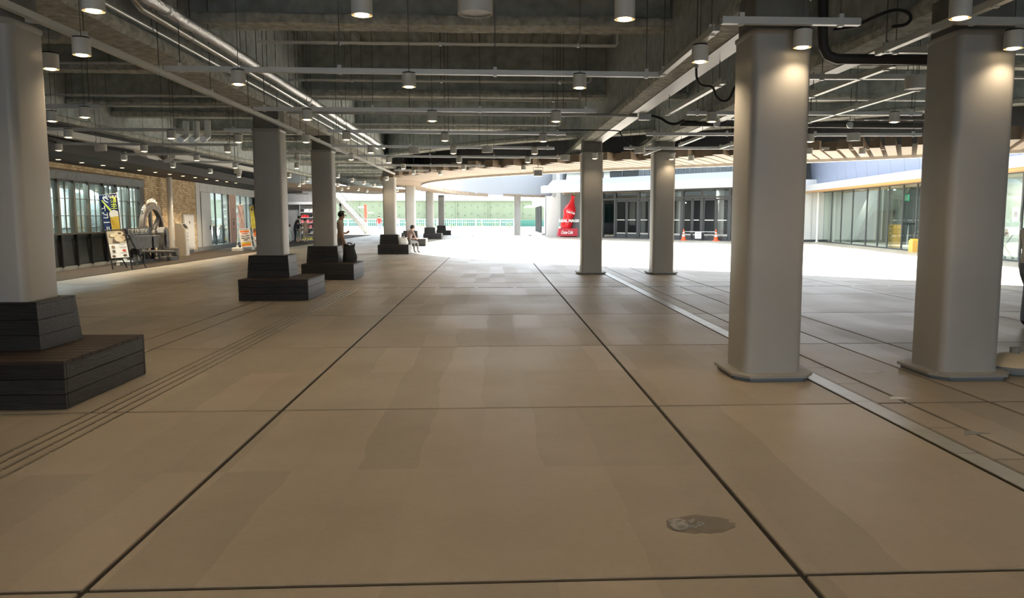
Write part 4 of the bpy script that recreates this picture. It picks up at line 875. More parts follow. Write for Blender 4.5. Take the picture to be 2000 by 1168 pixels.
# ---- flags and sandwich boards
def quadmap(A_, B_, C_, D_):        # (0,0)=A bottom-left, (1,0)=B, (1,1)=C, (0,1)=D
    return lambda s_, t_: A_*(1-s_)*(1-t_)+B_*s_*(1-t_)+C_*s_*t_+D_*(1-s_)*t_
def flat(fn, pts_, off, nrm, name, m, parent):
    q = [fn(*p_)+nrm*off for p_ in pts_]; MB().add(q+[v-nrm*0.0015 for v in q], [tuple(range(len(q))), tuple(range(2*len(q)-1, len(q)-1, -1))]).build(name, m, parent, world=True)
def ell(cx, cy, rx, ry, n=18): return [(cx+rx*math.cos(2*math.pi*k/n), cy+ry*math.sin(2*math.pi*k/n)) for k in range(n)]
fb = P(245, 518, z=0); fy = fb.y
def wavy_flag(name, label, base, corners, y, m, pole_px, basem='bag_white'):
    t = thing(name, label, 'flag', (base.x, base.y, 0))
    tl, tr, bl, br_ = [P(*c, y=y) for c in corners]
    fn = quadmap(bl, br_, tr, tl); nx, ny = 8, 12; nrm = (br_-bl).cross(tl-bl).normalized()
    if nrm.y > 0: nrm = -nrm
    vs = []; fs = []
    for j in range(ny+1):
        for i in range(nx+1): vs.append(fn(i/nx, j/ny)+nrm*(0.02*math.sin(i*1.1+j*0.5)))
    n0 = len(vs); vs += [v_-nrm*0.004 for v_ in vs]
    for j in range(ny):
        for i in range(nx):
            a_ = j*(nx+1)+i; fs += [(a_, a_+1, a_+nx+2, a_+nx+1), (n0+a_, n0+a_+nx+1, n0+a_+nx+2, n0+a_+1)]
    MB().add(vs, fs).build('cloth', m, t, smooth=True, world=True)
    MB().tube([(base.x, base.y, 0.2), (base.x, base.y, 0.5), tr+Vector((0.0, 0.01, 0.05))], 0.012, 8).build('pole', 'white_paint', t, world=True)
    MB().tube([tl+Vector((0, 0.01, 0.01)), tr+Vector((0, 0.01, 0.01))], 0.008, 6).build('cross_bar', 'white_paint', t, world=True)
    MB().cbox(-0.24, 0.24, -0.16, 0.16, 0.0, 0.16, 0.04).lathe([(0.07, 0.16), (0.06, 0.26), (0.02, 0.27)], 12).build('water_base', basem, t, smooth=True)
    return t, fn, nrm, tl, tr, bl, br_
t, fn, nrm, tl, tr, bl, br_ = wavy_flag('banner_flag', 'navy banner flag with beer glass print in front of the brewery window', fb, [(193, 382), (228, 378), (204.5, 452), (236, 451)], fy, 'navy_cloth', 0)
flat(fn, [(0.50, 0.0), (1.0, 0.0), (0.99, 0.40), (0.47, 0.38)], 0.026, nrm, 'beer_print', 'beer', t)
flat(fn, [(0.47, 0.38), (0.99, 0.40), (0.97, 0.53), (0.75, 0.58), (0.52, 0.54), (0.45, 0.47)], 0.027, nrm, 'foam_print', 'foam', t)
flat(fn, [(0.10, 0.86), (0.18, 0.86), (0.62, 0.57), (0.52, 0.54)], 0.026, nrm, 'stripe_print', 'lime_print', t)
ex = (br_-bl).normalized(); ey = (tl-bl).normalized()
def mirrored(name, s_, size, m, at):
    o_ = fn(*at)+nrm*0.03; M = basis(o_, ex, ey); M = M @ Matrix.Scale(-1, 4, (1, 0, 0)); put_text(name, s_, size, m, t, M, extrude=0.001, bold=0.003)
mirrored('lettering', 'スタジアム', 0.10, 'letter_white', (0.62, 0.93)); mirrored('lettering', '醸\n生', 0.21, 'lime_print', (0.78, 0.75))
mirrored('lettering', 'ク', 0.24, 'letter_white', (0.36, 0.85)); mirrored('lettering', 'ト', 0.22, 'letter_white', (0.20, 0.62)); mirrored('lettering', 'ビ\nー\nル', 0.235, 'letter_white', (0.24, 0.23))
# menu board
def sandwich(label, base, foot_px, poster, frame_m, y, depth=0.55, group=None):
    t = thing('sandwich_board', label, 'sandwich board', (base.x, base.y, 0), 0, group)
    TL, TR, BR, BL = [Vector(q) for q in poster]; nrm = (BR-BL).cross(TL-BL).normalized()
    if nrm.y > 0: nrm = -nrm
    dn = (BL-TL).normalized(); dn2 = (BR-TR).normalized()
    fl = TL+dn*((TL.z-0.01)/-dn.z); fr = TR+dn2*((TR.z-0.01)/-dn2.z)
    back = Vector((0.10, 0.62*depth+abs(fl.y-TL.y), 0))
    for a_, b2 in ((TL, fl), (TR, fr)):
        MB().tube([a_+Vector((0, 0, .03)), b2], 0.02, 6).build('front_leg', frame_m, t, world=True)
    for a_, b2 in ((TL, fl), (TR, fr)):
        c_ = Vector((b2.x, b2.y, 0.01))+back; MB().tube([a_+Vector((0, 0.02, .03)), c_], 0.017, 6).build('back_leg', frame_m, t, world=True)
        m1_ = b2*0.85+a_*0.15; m2_ = c_*0.85+(a_+Vector((0, .02, 0)))*0.15; MB().tube([m1_, m2_], 0.010, 6).build('stay', frame_m, t, world=True)
    MB().tube([TL+Vector((0, 0, .03)), TR+Vector((0, 0, .03))], 0.022, 6).build('top_rail', frame_m, t, world=True); MB().tube([BL, BR], 0.018, 6).build('bottom_rail', frame_m, t, world=True)
    q = [TL, TR, BR, BL]; MB().loft([[v_+nrm*0.0 for v_ in q], [v_-nrm*0.012 for v_ in q]]).build('poster', 'paper', t, world=True)
    return t, quadmap(BL, BR, TR, TL), nrm
by = P(228, 526, z=0).y+0.25
t, fn, nrm = sandwich('black framed menu board with food photographs in front of the brewery', P(228, 526, z=0), None, [P(206, 452, y=by), P(244, 450, y=by), P(254, 503, y=by-0.28), P(216.5, 505.5, y=by-0.28)], 'black_metal', by)
flat(fn, [(0, 0.53), (1, 0.53), (1, 1), (0, 1)], 0.004, nrm, 'photo_print', 'print_beige', t); flat(fn, [(0.62, 1), (1, 1), (1, 0.62), (0.82, 0.6)], 0.006, nrm, 'photo_print', 'food_brown', t)
flat(fn, [(0.25, 0.55), (0.62, 0.53), (0.55, 0.72), (0.3, 0.72)], 0.006, nrm, 'photo_print', 'food_brown', t)
for cx_, cy_, rx_, ry_, mm in ((0.66, 0.90, 0.24, 0.085, 'food_cream'), (0.32, 0.83, 0.20, 0.09, 'food_brown'), (0.34, 0.845, 0.17, 0.07, 'food_cream'), (0.66, 0.71, 0.27, 0.12, 'food_cream'), (0.66, 0.71, 0.21, 0.085, 'food_tan'), (0.70, 0.90, 0.10, 0.04, 'food_brown'), (0.60, 0.69, 0.06, 0.03, 'food_red'),
        (0.24, 0.42, 0.09, 0.05, 'food_brown'), (0.24, 0.26, 0.09, 0.05, 'food_brown'), (0.20, 0.08, 0.09, 0.045, 'food_brown'), (0.78, 0.27, 0.10, 0.05, 'food_red'), (0.78, 0.09, 0.10, 0.045, 'food_brown'), (0.25, 0.425, 0.05, 0.028, 'food_tan'), (0.20, 0.09, 0.05, 0.02, 'food_tan'), (0.78, 0.095, 0.05, 0.02, 'food_tan'), (0.78, 0.275, 0.05, 0.02, 'food_cream')):
    flat(fn, ell(cx_, cy_, rx_, ry_), 0.007+0.002*cx_, nrm, 'dish_print', mm, t)
for k, (x0, x1, yy) in enumerate(((0.55, 0.85, 0.48), (0.55, 0.9, 0.40), (0.6, 0.9, 0.36), (0.1, 0.35, 0.345), (0.1, 0.35, 0.19), (0.55, 0.9, 0.18))): flat(fn, [(x0, yy), (x1, yy), (x1, yy+0.012), (x0, yy+0.012)], 0.006, nrm, 'text_line', 'plinth', t)
# two orange and white boards
for k, (pts_, lbl) in enumerate((([(466.5, 449), (487, 448), (492.5, 481), (472, 483)], 'white framed board with orange bands before the shop windows'), ([(493, 447), (512, 446), (518, 480), (497, 481)], 'second orange board half hidden by the second column'))):
    b0 = P((pts_[2][0]+pts_[3][0])/2, 489-k, z=0); yy = b0.y+0.2
    t, fn, nrm = sandwich(lbl, b0, None, [P(*pts_[0], y=yy), P(*pts_[1], y=yy), P(*pts_[2], y=yy-0.25), P(*pts_[3], y=yy-0.25)], 'white_paint', yy)
    if k == 0:
        flat(fn, [(0.08, 0.84), (0.92, 0.84), (0.92, 0.95), (0.08, 0.95)], 0.004, nrm, 'print', 'orange_print', t); flat(fn, [(0.06, 0.04), (0.94, 0.04), (0.94, 0.16), (0.06, 0.16)], 0.004, nrm, 'print', 'orange_print', t); flat(fn, [(0.06, 0.16), (0.94, 0.16), (0.94, 0.27), (0.06, 0.27)], 0.004, nrm, 'print', 'yellow_print', t)
        for x0, x1, yy_ in ((0.12, 0.45, 0.60), (0.55, 0.9, 0.61), (0.1, 0.5, 0.48), (0.55, 0.92, 0.48), (0.3, 0.7, 0.38), (0.2, 0.8, 0.74)): flat(fn, [(x0, yy_), (x1, yy_), (x1, yy_+0.045), (x0, yy_+0.045)], 0.005, nrm, 'text_line', 'ink' if yy_ < 0.7 else 'food_red', t)
    else: flat(fn, [(0.06, 0.55), (0.94, 0.55), (0.94, 0.95), (0.06, 0.95)], 0.004, nrm, 'print', 'orange_print', t); flat(fn, [(0.06, 0.3), (0.94, 0.3), (0.94, 0.36), (0.06, 0.36)], 0.004, nrm, 'print', 'food_red', t)
# slim flags near the white shop
b1 = P(464, 490, z=0); wavy_flag('banner_flag', 'dull mauve banner flag by the white shop windows', b1, [(463.5, 401), (475, 400), (469, 447), (479, 446)], b1.y, 'mauve_flag', 0)
b1 = P(486, 488, z=0); t, fn, nrm, *_ = wavy_flag('banner_flag', 'yellow banner flag left of the second column', b1, [(487, 403), (495, 402), (491.5, 447), (499.5, 446)], b1.y, 'yellow_flag', 0)
for k in range(4): flat(fn, ell(0.5, 0.85-0.2*k, 0.2, 0.05), 0.03, nrm, 'print', 'food_brown' if k == 0 else 'lime_print', t)

# ================================================================== DARK GLASS FRONT AT THE BACK RIGHT
BF = Frame((5.6, 63.75), (17.6, 49.4)); BL_ = BF.L
def BB(): return MB(BF.M)
def UB(px, py=430, d=0.0): return BF.px(px, py, d)[0]
room(BF, 'entrance', -0.1, BL_+0.2, -6.0, -0.15, 3.62, 'dark_interior'); BB().box(-0.2, BL_+0.3, -6.2, -6.0, 3.7, 8).build('wall_back', 'dark_interior')['kind'] = 'structure'
BB().box(-0.2, UB(1177), -0.1, 0.0, 0, 3.55).build('wall_back_panel', 'dark_interior')['kind'] = 'structure'
for k_ in range(4):
    t = thing('lobby_fill_light', 'fill light added inside the dark entrance lobby, %s from the left' % ORD[k_], 'ceiling lamp', tuple(BF.w(4.5+k_*3.8, -2.8, 3.55)), 0, 'fill lights added in the lobby')  # fill light added to lift the dark lobby behind the doors
    MB().box(-0.3, 0.3, -0.3, 0.3, 0, 0.06).build('body', 'white_paint', t); ld = bpy.data.lights.new('panel', 'AREA'); ld.size = 0.55; ld.energy = 170; ld.color = (1, 0.97, 0.92); lo = place('panel', ld, t); lo.location = (0, 0, -0.01)
    c_ = BF.w(5.6+k_*3.6, -3.4, 0); t = thing('lobby_pillar', 'pale round pillar inside the entrance lobby, %s from the left' % ORD[k_], 'pillar', tuple(c_), 0, 'pillars in the lobby'); MB().lathe([(0.28, 0.02), (0.28, 3.6)], 16).build('shaft', 'light_interior', t, smooth=True); MB().lathe([(0.34, 0.02), (0.34, 0.12), (0.29, 0.14)], 16).build('base', 'plinth', t)
gf = thing('window_4', None, None, tuple(BF.w(6, 0, 0))); gf['kind'] = 'structure'; gf['label'] = 'dark glazed entrance front with rows of doors behind the sunlit floor'
mu = [UB(x) for x in (1177, 1201.5, 1247, 1290, 1332.7, 1371.6, 1425.8, 1480)]+[BL_]
for m_ in mu: BB().box(m_-0.09, m_+0.09, -0.12, 0.06, 0, 3.55).build('mullion', 'frame_dark', gf, world=True)
BB().box(mu[0], BL_, -0.1, 0.05, 2.88, 3.02).build('transom', 'frame_dark', gf, world=True); BB().box(mu[0], BL_, -0.1, 0.05, 3.46, 3.6).build('head', 'frame_dark', gf, world=True); BB().box(mu[0], BL_, -0.1, 0.05, 0.0, 0.08).build('threshold', 'frame_dark', gf, world=True)
for a, b_ in zip(mu, mu[1:]):
    BB().box(a+0.09, b_-0.09, -0.03, -0.02, 3.02, 3.46).build('top_pane', 'wing_glass', gf, world=True)
    c = (a+b_)/2
    for x0, x1 in ((a+0.09, c-0.01), (c+0.01, b_-0.09)):
        if x1-x0 < 0.6: BB().box(x0, x1, -0.03, -0.02, 0.08, 2.88).build('pane', 'dark_glass', gf, world=True); continue
        lf = BB().box(x0, x0+0.09, -0.05, 0.02, 0.08, 2.86).box(x1-0.09, x1, -0.05, 0.02, 0.08, 2.86).box(x0, x1, -0.05, 0.02, 2.74, 2.86).box(x0, x1, -0.05, 0.02, 0.08, 0.30).build('door_leaf', 'frame_dark', gf, world=True)
        M_ = TM[gf.name].inverted()
        def sub(name, mb, m): 
            mb.M = M_ @ BF.M; return mb.build(name, m, lf)
        sub('pane', BB().box(x0+0.09, x1-0.09, -0.02, -0.01, 0.30, 2.74), 'dark_glass'); sub('push_bar', BB().box(x0+0.15, x1-0.15, 0.02, 0.06, 1.36, 1.42), 'conduit'); sub('kick_strip', BB().box(x0+0.1, x1-0.1, 0.0, 0.012, 0.34, 0.44), 'galvanised')
cn = BB().loft([[(u_, d_, z_) for d_, z_ in ((0.0, 3.56), (2.6, 3.47), (2.6, 3.98), (2.3, 4.06), (0.0, 4.15))] for u_ in (0.2, BL_+0.2)]).build('trim_canopy', 'lip_white'); tag(cn, 'white canopy band over the dark glass entrance', None, None, 'structure')
for k in range(4): BB().box(3.0+k*4.2, 3.02+k*4.2, 2.59, 2.605, 3.48, 3.98).build('panel_joint', 'plinth', cn)
b2 = BB().loft([[(u_, d_, z_) for d_, z_ in ((-0.2, 4.1), (1.9, 4.04), (1.3, 4.52), (-0.2, 4.56))] for u_ in (0.2, BL_+0.2)]).build('trim_blue_band', 'blue_sheet'); b2['kind'] = 'structure'
uwn = thing('window_5', None, None, tuple(BF.w(6, 0, 4.5))); uwn['kind'] = 'structure'; uwn['label'] = 'upper glazing band with slim rails above the white canopy'
for k in range(9):
    a, b_ = 0.3+k*2.05, 0.3+(k+1)*2.05
    BB().box(a+0.05, b_-0.05, 0.0, 0.02, 4.56, 6.6).build('pane', 'dark_glass', uwn, world=True); BB().box(a-0.05, a+0.05, -0.06, 0.06, 4.5, 6.6).build('mullion', 'frame_dark', uwn, world=True)
BB().box(0.2, BL_, 0.55, 0.60, 5.05, 5.10).build('hand_rail', 'stair_grey', uwn, world=True)
pk = BB()
for k in range(90): pk.box(8.5+k*0.11, 8.52+k*0.11, 0.56, 0.59, 4.5, 5.06)
pk.build('pickets', 'stair_grey', uwn, world=True)['kind'] = 'stuff'
BB().box(-0.2, BL_+0.3, -0.3, 0.1, 6.6, 8).build('wall_back_upper', 'grey_wall')['kind'] = 'structure'
# white wall between the two glass fronts
WF = Frame((17.6, 49.4), (21.6, 49.6))
o = MB(WF.M).box(0, 4.0, -0.3, 0.0, 0.15, 4.0).build('wall_white_corner', 'white_panel'); o['kind'] = 'structure'
MB(WF.M).box(0, 4, -0.25, 0.03, 0, 0.15).build('baseboard_corner', 'frame_dark')['kind'] = 'structure'
for uu in (2.0, 2.9): MB(WF.M).box(uu, uu+0.012, 0, 0.005, 0.15, 3.3).build('panel_joint', 'plinth', o)
cpx = WF.px(1597, 420, 0.35)[0]; t = thing('white_pole', 'thin white pole at the corner of the right glass front', 'pole', tuple(WF.w(cpx, 0.35, 0)))
MB().lathe([(0.07, 0), (0.07, 3.3)], 12).build('tube', 'white_paint', t, smooth=True); MB().lathe([(0.12, 0), (0.12, 0.03), (0.072, 0.04)], 12).build('base_ring', 'white_paint', t)

# ================================================================== RIGHT GLASS FRONT
RF = Frame((21.3, 50.1), (19.7, 35.6)); RL = 94.0
def RB(): return MB(RF.M)
def UR(px, py=430, d=0.0): return RF.px(px, py, d)[0]
rg = thing('window_6', None, None, tuple(RF.w(8, 0, 0))); rg['kind'] = 'structure'; rg['label'] = 'tall clear glass front of the right hand building'
ms_ = [UR(x) for x in (1606, 1622, 1641, 1662.7, 1690, 1713, 1732, 1760, 1787)]; ms_ += [ms_[-1]+1.75*(k+1) for k in range(9)]
for m_ in ms_: RB().box(m_-0.045, m_+0.045, -0.09, -0.03, 0.05, 3.22).build('mullion', 'frame_dark', rg, world=True)
for a, b_ in zip(ms_, ms_[1:]): RB().box(a+0.045, b_-0.045, -0.065, -0.058, 0.05, 3.22).build('pane', 'wing_glass', rg, world=True)
RB().box(ms_[0], ms_[-1], -0.14, 0.03, 0, 0.06).build('threshold', 'frame_dark', rg, world=True); RB().box(ms_[0], ms_[-1], -0.14, 0.03, 3.16, 3.24).build('head', 'frame_dark', rg, world=True)
o = RB().box(ms_[-1], RL, -0.2, 0, 0, 3.2).build('wall_right', 'white_panel'); tag(o, 'plain white wall continuing the right glass front', None, None, 'structure')
room(RF, 'wing', -0.3, RL, -5.0, -0.15, 3.3, 'light_interior')
o = RB().loft([[(u_, d_, z_) for d_, z_ in ((0, 3.20), (1.25, 3.14), (1.25, 3.24), (0, 3.32))] for u_ in (0.0, RL)]).build('trim_wood', 'wood_warm'); tag(o, 'warm wooden soffit strip over the right glass front', None, None, 'structure')
o = RB().loft([[(u_, d_, z_) for d_, z_ in ((0, 3.3), (1.4, 3.22), (1.4, 3.60), (0, 3.72))] for u_ in (0.0, RL)]).build('trim_fascia', 'lip_white'); o['kind'] = 'structure'
o = RB().loft([[(u_, d_, z_) for d_, z_ in ((-0.3, 3.6), (0.45, 3.62), (0.75, 6.2), (-0.3, 6.2))] for u_ in (-0.4, RL)]).build('wall_right_upper', 'blue_sheet'); tag(o, 'lavender blue metal sheet wall above the right canopy', None, None, 'structure')
for k in range(14): uu = 3+k*1.6; RB().loft([[(u_, d_, z_) for d_, z_ in ((0.445, 3.66), (0.465, 3.66), (0.76, 6.19), (0.74, 6.19))] for u_ in (uu, uu+0.015)]).build('sheet_joint', 'stair_grey', o)
# interior of the right building
t = thing('stair_underside', 'pale slanted underside of a stair behind the right glass', 'stair', tuple(RF.w(4, -2.2, 0)))
m = RB().loft([[(u_, d_, z_) for u_, z_ in ((0.3, 0.0), (1.4, 0.0), (6.0, 3.28), (4.4, 3.28))] for d_ in (-3.2, -1.6)]); m.build('soffit', 'light_interior', t, world=True)
RB().loft([[(u_, d_, z_) for u_, z_ in ((1.4, 0.02), (4.2, 0.02), (4.2, 1.95))] for d_ in (-3.0, -1.9)]).build('stair_side', 'kiosk_beige', t, world=True)
RB().box(4.9, 9.8, -3.3, -3.2, 0, 3.3).build('wall_right_core', 'dark_interior')['kind'] = 'structure'
RB().box(9.8, 30, -2.9, -2.8, 0, 3.3).build('wall_right_room', 'light_interior')['kind'] = 'structure'
t = thing('exit_sign', 'green running man exit sign glowing behind the right glass', 'sign', tuple(RF.w(UR(1770, 386, -1.0), -1.0, 2.5)))
eu = UR(1770, 386, -1.0); RB().box(eu-0.30, eu+0.30, -1.03, -0.97, 2.42, 2.74).build('panel', 'green_sign', t, world=True); RB().box(eu-0.03, eu+0.05, -0.968, -0.96, 2.50, 2.66).box(eu-0.05, eu+0.09, -0.968, -0.96, 2.46, 2.50).box(eu+0.14, eu+0.24, -0.968, -0.96, 2.46, 2.70).build('pictogram', 'paper', t, world=True); RB().box(eu-0.01, eu+0.01, -1.0, -0.99, 2.74, 3.3).build('hanger', 'rod_steel', t, world=True)
bu = UR(1749, 460, -0.8)
for k in range(5):
    t = thing('crate', 'orange crate stacked behind the right glass, %s from the bottom' % ORD[k], 'crate', tuple(RF.w(bu, -0.8, 0.02+k*0.24)), 0, 'orange crates')
    RB().cbox(bu-0.3, bu+0.3, -1.05, -0.55, 0.02+k*0.24, 0.02+k*0.24+0.235, 0.015).build('body', 'orange_box', t, world=True); RB().box(bu-0.1, bu+0.1, -0.55, -0.54, 0.13+k*0.24, 0.18+k*0.24).build('hand_hole', 'food_brown', t, world=True)
lu = UR(1773, 470, -0.6); t = thing('easel_stand', 'dark topped folding stand behind the right glass', 'stand', tuple(RF.w(lu, -0.6, 0.02)))
for s_ in (-1, 1): 
    MB(RF.M).tube([(lu, -0.6, 1.25), (lu+s_*0.35, -0.55+0.15*s_, 0.02)], 0.03, 6).build('leg', 'white_paint', t, world=True)
RB().cbox(lu-0.28, lu+0.28, -0.85, -0.4, 1.22, 1.36, 0.02).build('head', 'black_plastic', t, world=True)
yb = UR(1787, 480, 0.3); t = thing('yellow_bollard', 'small yellow box against the right glass front', 'box', tuple(RF.w(yb, 0.3, 0)))
RB().cbox(yb-0.25, yb+0.2, 0.12, 0.5, 0, 0.55, 0.02).build('body', 'orange_box', t, world=True); RB().cbox(yb-0.2, yb+0.15, 0.16, 0.46, 0.55, 0.60, 0.01).build('lid', 'yellow_print', t, world=True)
for k, uu in enumerate((3.0, 8.0, 13.0, 18.0)):
    t = thing('room_light', 'panel light inside the right building, %s from the corner' % ORD[k], 'ceiling lamp', tuple(RF.w(uu, -1.4, 3.25)), 0, 'panel lights in the right building')
    MB().box(-0.3, 0.3, -0.3, 0.3, 0, 0.05).build('body', 'white_paint', t); ld = bpy.data.lights.new('panel', 'AREA'); ld.size = 0.55; ld.energy = 130; ld.color = (1, 0.95, 0.86); lo = place('panel', ld, t); lo.location = (0, 0, -0.01)
# bicycle-like folding trolleys by the glass at the right edge
pb = P(1985, 507, z=0); t = thing('folding_cart', 'folded wire cart standing by the glass at the right edge', 'cart', (pb.x-0.5, pb.y, 0))
for s_ in (0, 0.45):
    MB().tube([(-0.35, s_, 0.05), (0.35, s_, 1.0)], 0.022, 6).build('strut', 'galvanised', t); MB().tube([(0.35, s_, 0.05), (-0.35, s_, 1.0)], 0.022, 6).build('strut', 'galvanised', t)
MB().tube([(-0.4, 0, 1.0), (0.4, 0, 1.0), (0.4, 0.45, 1.0), (-0.4, 0.45, 1.0), (-0.4, 0, 1.0)], 0.022, 6).build('top_frame', 'galvanised', t)
for x_, y_ in ((-0.35, 0), (0.35, 0), (-0.35, 0.45), (0.35, 0.45)): MB().lathe([(0.05, -0.015), (0.05, 0.015)], 12, M=Matrix.Translation((x_, y_, 0.05)) @ Matrix.Rotation(math.pi/2, 4, 'X')).build('wheel', 'black_plastic', t)
nu = UR(1984, 420, 0.02); t = thing('paper_notice', 'white paper notice taped on the glass at the right edge', 'notice', tuple(RF.w(nu, 0.02, 1.5)))
RB().box(nu-0.22, nu+0.22, 0.021, 0.026, 1.45, 1.95).build('sheet', 'paper', t, world=True); RB().box(nu-0.12, nu+0.12, 0.026, 0.029, 1.6, 1.8).build('print', 'plinth', t, world=True)

# ================================================================== CONES, RED BOTTLE SCULPTURE, FAR END
cpos = [P(1335, 469.5, z=0), P(1398, 470.5, z=0)]
for k, p in enumerate(cpos):
    t = thing('traffic_cone', 'orange traffic cone with white bands, %s of the pair before the doors' % ('left' if k == 0 else 'right'), 'cone', (p.x, p.y, 0), 0, 'pair of traffic cones')
    MB().cbox(-0.21, 0.21, -0.21, 0.21, 0, 0.04, 0.02).build('foot', 'cone_orange', t)
    MB().lathe([(0.155, 0.04), (0.115, 0.28)], 16).build('lower_cone', 'cone_orange', t, smooth=True); MB().lathe([(0.115, 0.28), (0.092, 0.42)], 16).build('lower_band', 'cloth_white', t, smooth=True)
    MB().lathe([(0.092, 0.42), (0.078, 0.50)], 16).build('middle_cone', 'cone_orange', t, smooth=True); MB().lathe([(0.078, 0.50), (0.064, 0.58)], 16).build('upper_band', 'cloth_white', t, smooth=True); MB().lathe([(0.064, 0.58), (0.035, 0.78), (0.01, 0.79)], 16).build('tip', 'cone_orange', t, smooth=True)
a, b_ = cpos[0]+Vector((0, 0, 0.60)), cpos[1]+Vector((0, 0, 0.60)); t = thing('cone_bar', 'striped white bar resting across the two traffic cones', 'bar', tuple(a))
for k in range(6): MB().tube([a.lerp(b_, k/6), a.lerp(b_, (k+1)/6)], 0.022, 8).build('bar_section', 'cloth_white' if k % 2 else 'galvanised', t, world=True)
c = a.lerp(b_, 0.45); t = thing('hanging_notice', 'white paper notice hanging from the bar between the cones', 'notice', (c.x, c.y, 0.12)); d_ = (b_-a).normalized()
MB().loft([[c+d_*s_*0.22+Vector((0, -0.025-q, z_)) for s_, z_ in ((-1, 0.02), (1, 0.02), (1, -0.46), (-1, -0.46))] for q in (0, 0.006)]).build('sheet', 'paper', t, world=True)
for k in range(4): MB().loft([[c+d_*s_+Vector((0, -0.033-q, z_)) for s_, z_ in ((-0.14, -0.08-k*0.08), (0.14, -0.08-k*0.08), (0.14, -0.11-k*0.08), (-0.14, -0.11-k*0.08))] for q in (0, 0.002)]).build('text_line', 'plinth', t, world=True)
# bottle sculpture
YB = 62.4; Q = lambda px, py, dy=0.0: P(px, py, y=YB+dy)
b0, b1 = Q(1089, 463), Q(1168, 463)
sc_ = thing('bottle_sculpture', 'red sculpture of two leaning soda bottles with white lettering', 'sculpture', ((b0.x+b1.x)/2, YB, 0))
hb = Q(1100, 446).z
MB().loft([[(x_, YB+dy, z_) for x_, z_ in ((b0.x, 0.08), (b1.x, 0.08), (b1.x-0.12, hb), (b0.x+0.12, hb))] for dy in (0, 1.1)]).build('base_box', 'red_dark', sc_, world=True)
for x_ in (b0.x+0.25, (b0.x+b1.x)/2, b1.x-0.25): MB().lathe([(0.09, 0), (0.09, 0.08)], 10, (x_, YB+0.4, 0)).build('foot', 'galvanised', sc_, world=True)
def bottle(px0, py0, px1, py1):
    A_, B_ = Q(px0, py0, 0.5), Q(px1, py1, 0.5); d_ = (B_-A_); L_ = d_.length; M_ = Matrix.Translation(A_) @ d_.to_track_quat('Z', 'Y').to_matrix().to_4x4()
    prof = [(0.0, 0.40), (0.05, 0.46), (0.17, 0.49), (0.25, 0.43), (0.32, 0.40), (0.40, 0.45), (0.47, 0.52), (0.56, 0.53), (0.64, 0.46), (0.72, 0.34), (0.80, 0.245), (0.90, 0.20), (0.945, 0.20), (0.95, 0.25), (1.0, 0.25), (1.003, 0.05)]
    n = 36; rings = []
    for s_, r_ in prof:
        fl_ = 0.035 if (s_ < 0.40 or 0.58 < s_ < 0.86) else 0.0
        rings.append([M_ @ Vector(((r_-fl_*(k % 3 == 0)*r_*2)*math.cos(2*math.pi*k/n), (r_-fl_*(k % 3 == 0)*r_*2)*math.sin(2*math.pi*k/n), s_*L_)) for k in range(n)])
    MB().loft(rings).build('bottle', 'red_gloss', sc_, smooth=True, world=True)
    return A_, B_, d_.normalized(), L_
for px0, px1, py1 in ((1104, 1121.5, 383), (1147, 1131, 380)):
    A_, B_, d_, L_ = bottle(px0, 446.5, px1, py1); c = A_.lerp(B_, 0.50); side = d_.cross(Vector((0, -1, 0))).normalized()
    if side.x < 0: side = -side
    put_text('lettering', 'Coca-Cola', 0.25, 'letter_white', sc_, basis(c+Vector((0, -0.56, 0)), side, d_), extrude=0.01, shear=0.35, sx=0.66, bold=0.007)
put_text('lettering', 'REAL MAGIC', 0.31, 'letter_white', sc_, basis((Q(1112.5, 431).x, YB-0.1, Q(1100, 431.5).z), (1, 0, 0), (0, 0, 1)), extrude=0.03, sx=1.0, bold=0.014)
for x_ in (-1.2, 0.9): MB().tube([(Q(1112.5, 431).x+x_*0.5, YB-0.07, Q(1100, 431.5).z), ((b0.x+b1.x)/2+x_*0.55, YB+0.5, Q(1100, 431.5).z)], 0.02, 6).build('letter_rod', 'galvanised', sc_, world=True)
put_text('lettering', 'Coca-Cola', 0.36, 'letter_white', sc_, basis((Q(1107, 454).x, YB-0.012, Q(1107, 454).z), (1, 0, 0), (0, 0, 1)), extrude=0.01, shear=0.35, sx=0.60, bold=0.010)
# leaning white pier and walls at the end of the roof edge
pp = [P(px, py, y=64.9) for px, py in ((1068, 461), (1089, 461), (1109, 330), (1083, 330), (1083, 383), (1068, 383))]
for q in pp[:2]: q.z = 0
o = MB().loft([[(q.x, 64.9+dy, q.z) for q in pp] for dy in (0, 0.7)]).build('wall_pier', 'white_panel'); tag(o, 'leaning white pier beside the red bottle sculpture', None, None, 'structure')
a, b_ = P(1079, 383, y=64.8), P(1084, 338, y=64.8); MB().box(a.x, b_.x, 64.7, 64.9, a.z, b_.z+1).build('trim_grey_post', 'plinth')['kind'] = 'structure'
o = MB().box(5.15, 5.5, 66, 80, 0, 3.5).box(4.55, 5.5, 80, 92, 2.75, 3.6).build('wall_far_white', 'white_panel'); o['kind'] = 'structure'
fd = thing('window_7', None, None, (4.9, 80, 0)); fd['kind'] = 'structure'
for k in range(5):
    y0 = 80+k*2.2; MB().box(4.75, 4.95, y0, y0+0.2, 0, 2.75).build('mullion', 'frame_dark', fd, world=True); MB().box(4.84, 4.86, y0+0.2, y0+2.2, 0.05, 2.7).build('pane', 'dark_glass', fd, world=True)
MB().box(3.6, 4.9, 79, 92, 2.72, 2.80).build('trim_far_canopy', 'lip_white')['kind'] = 'structure'
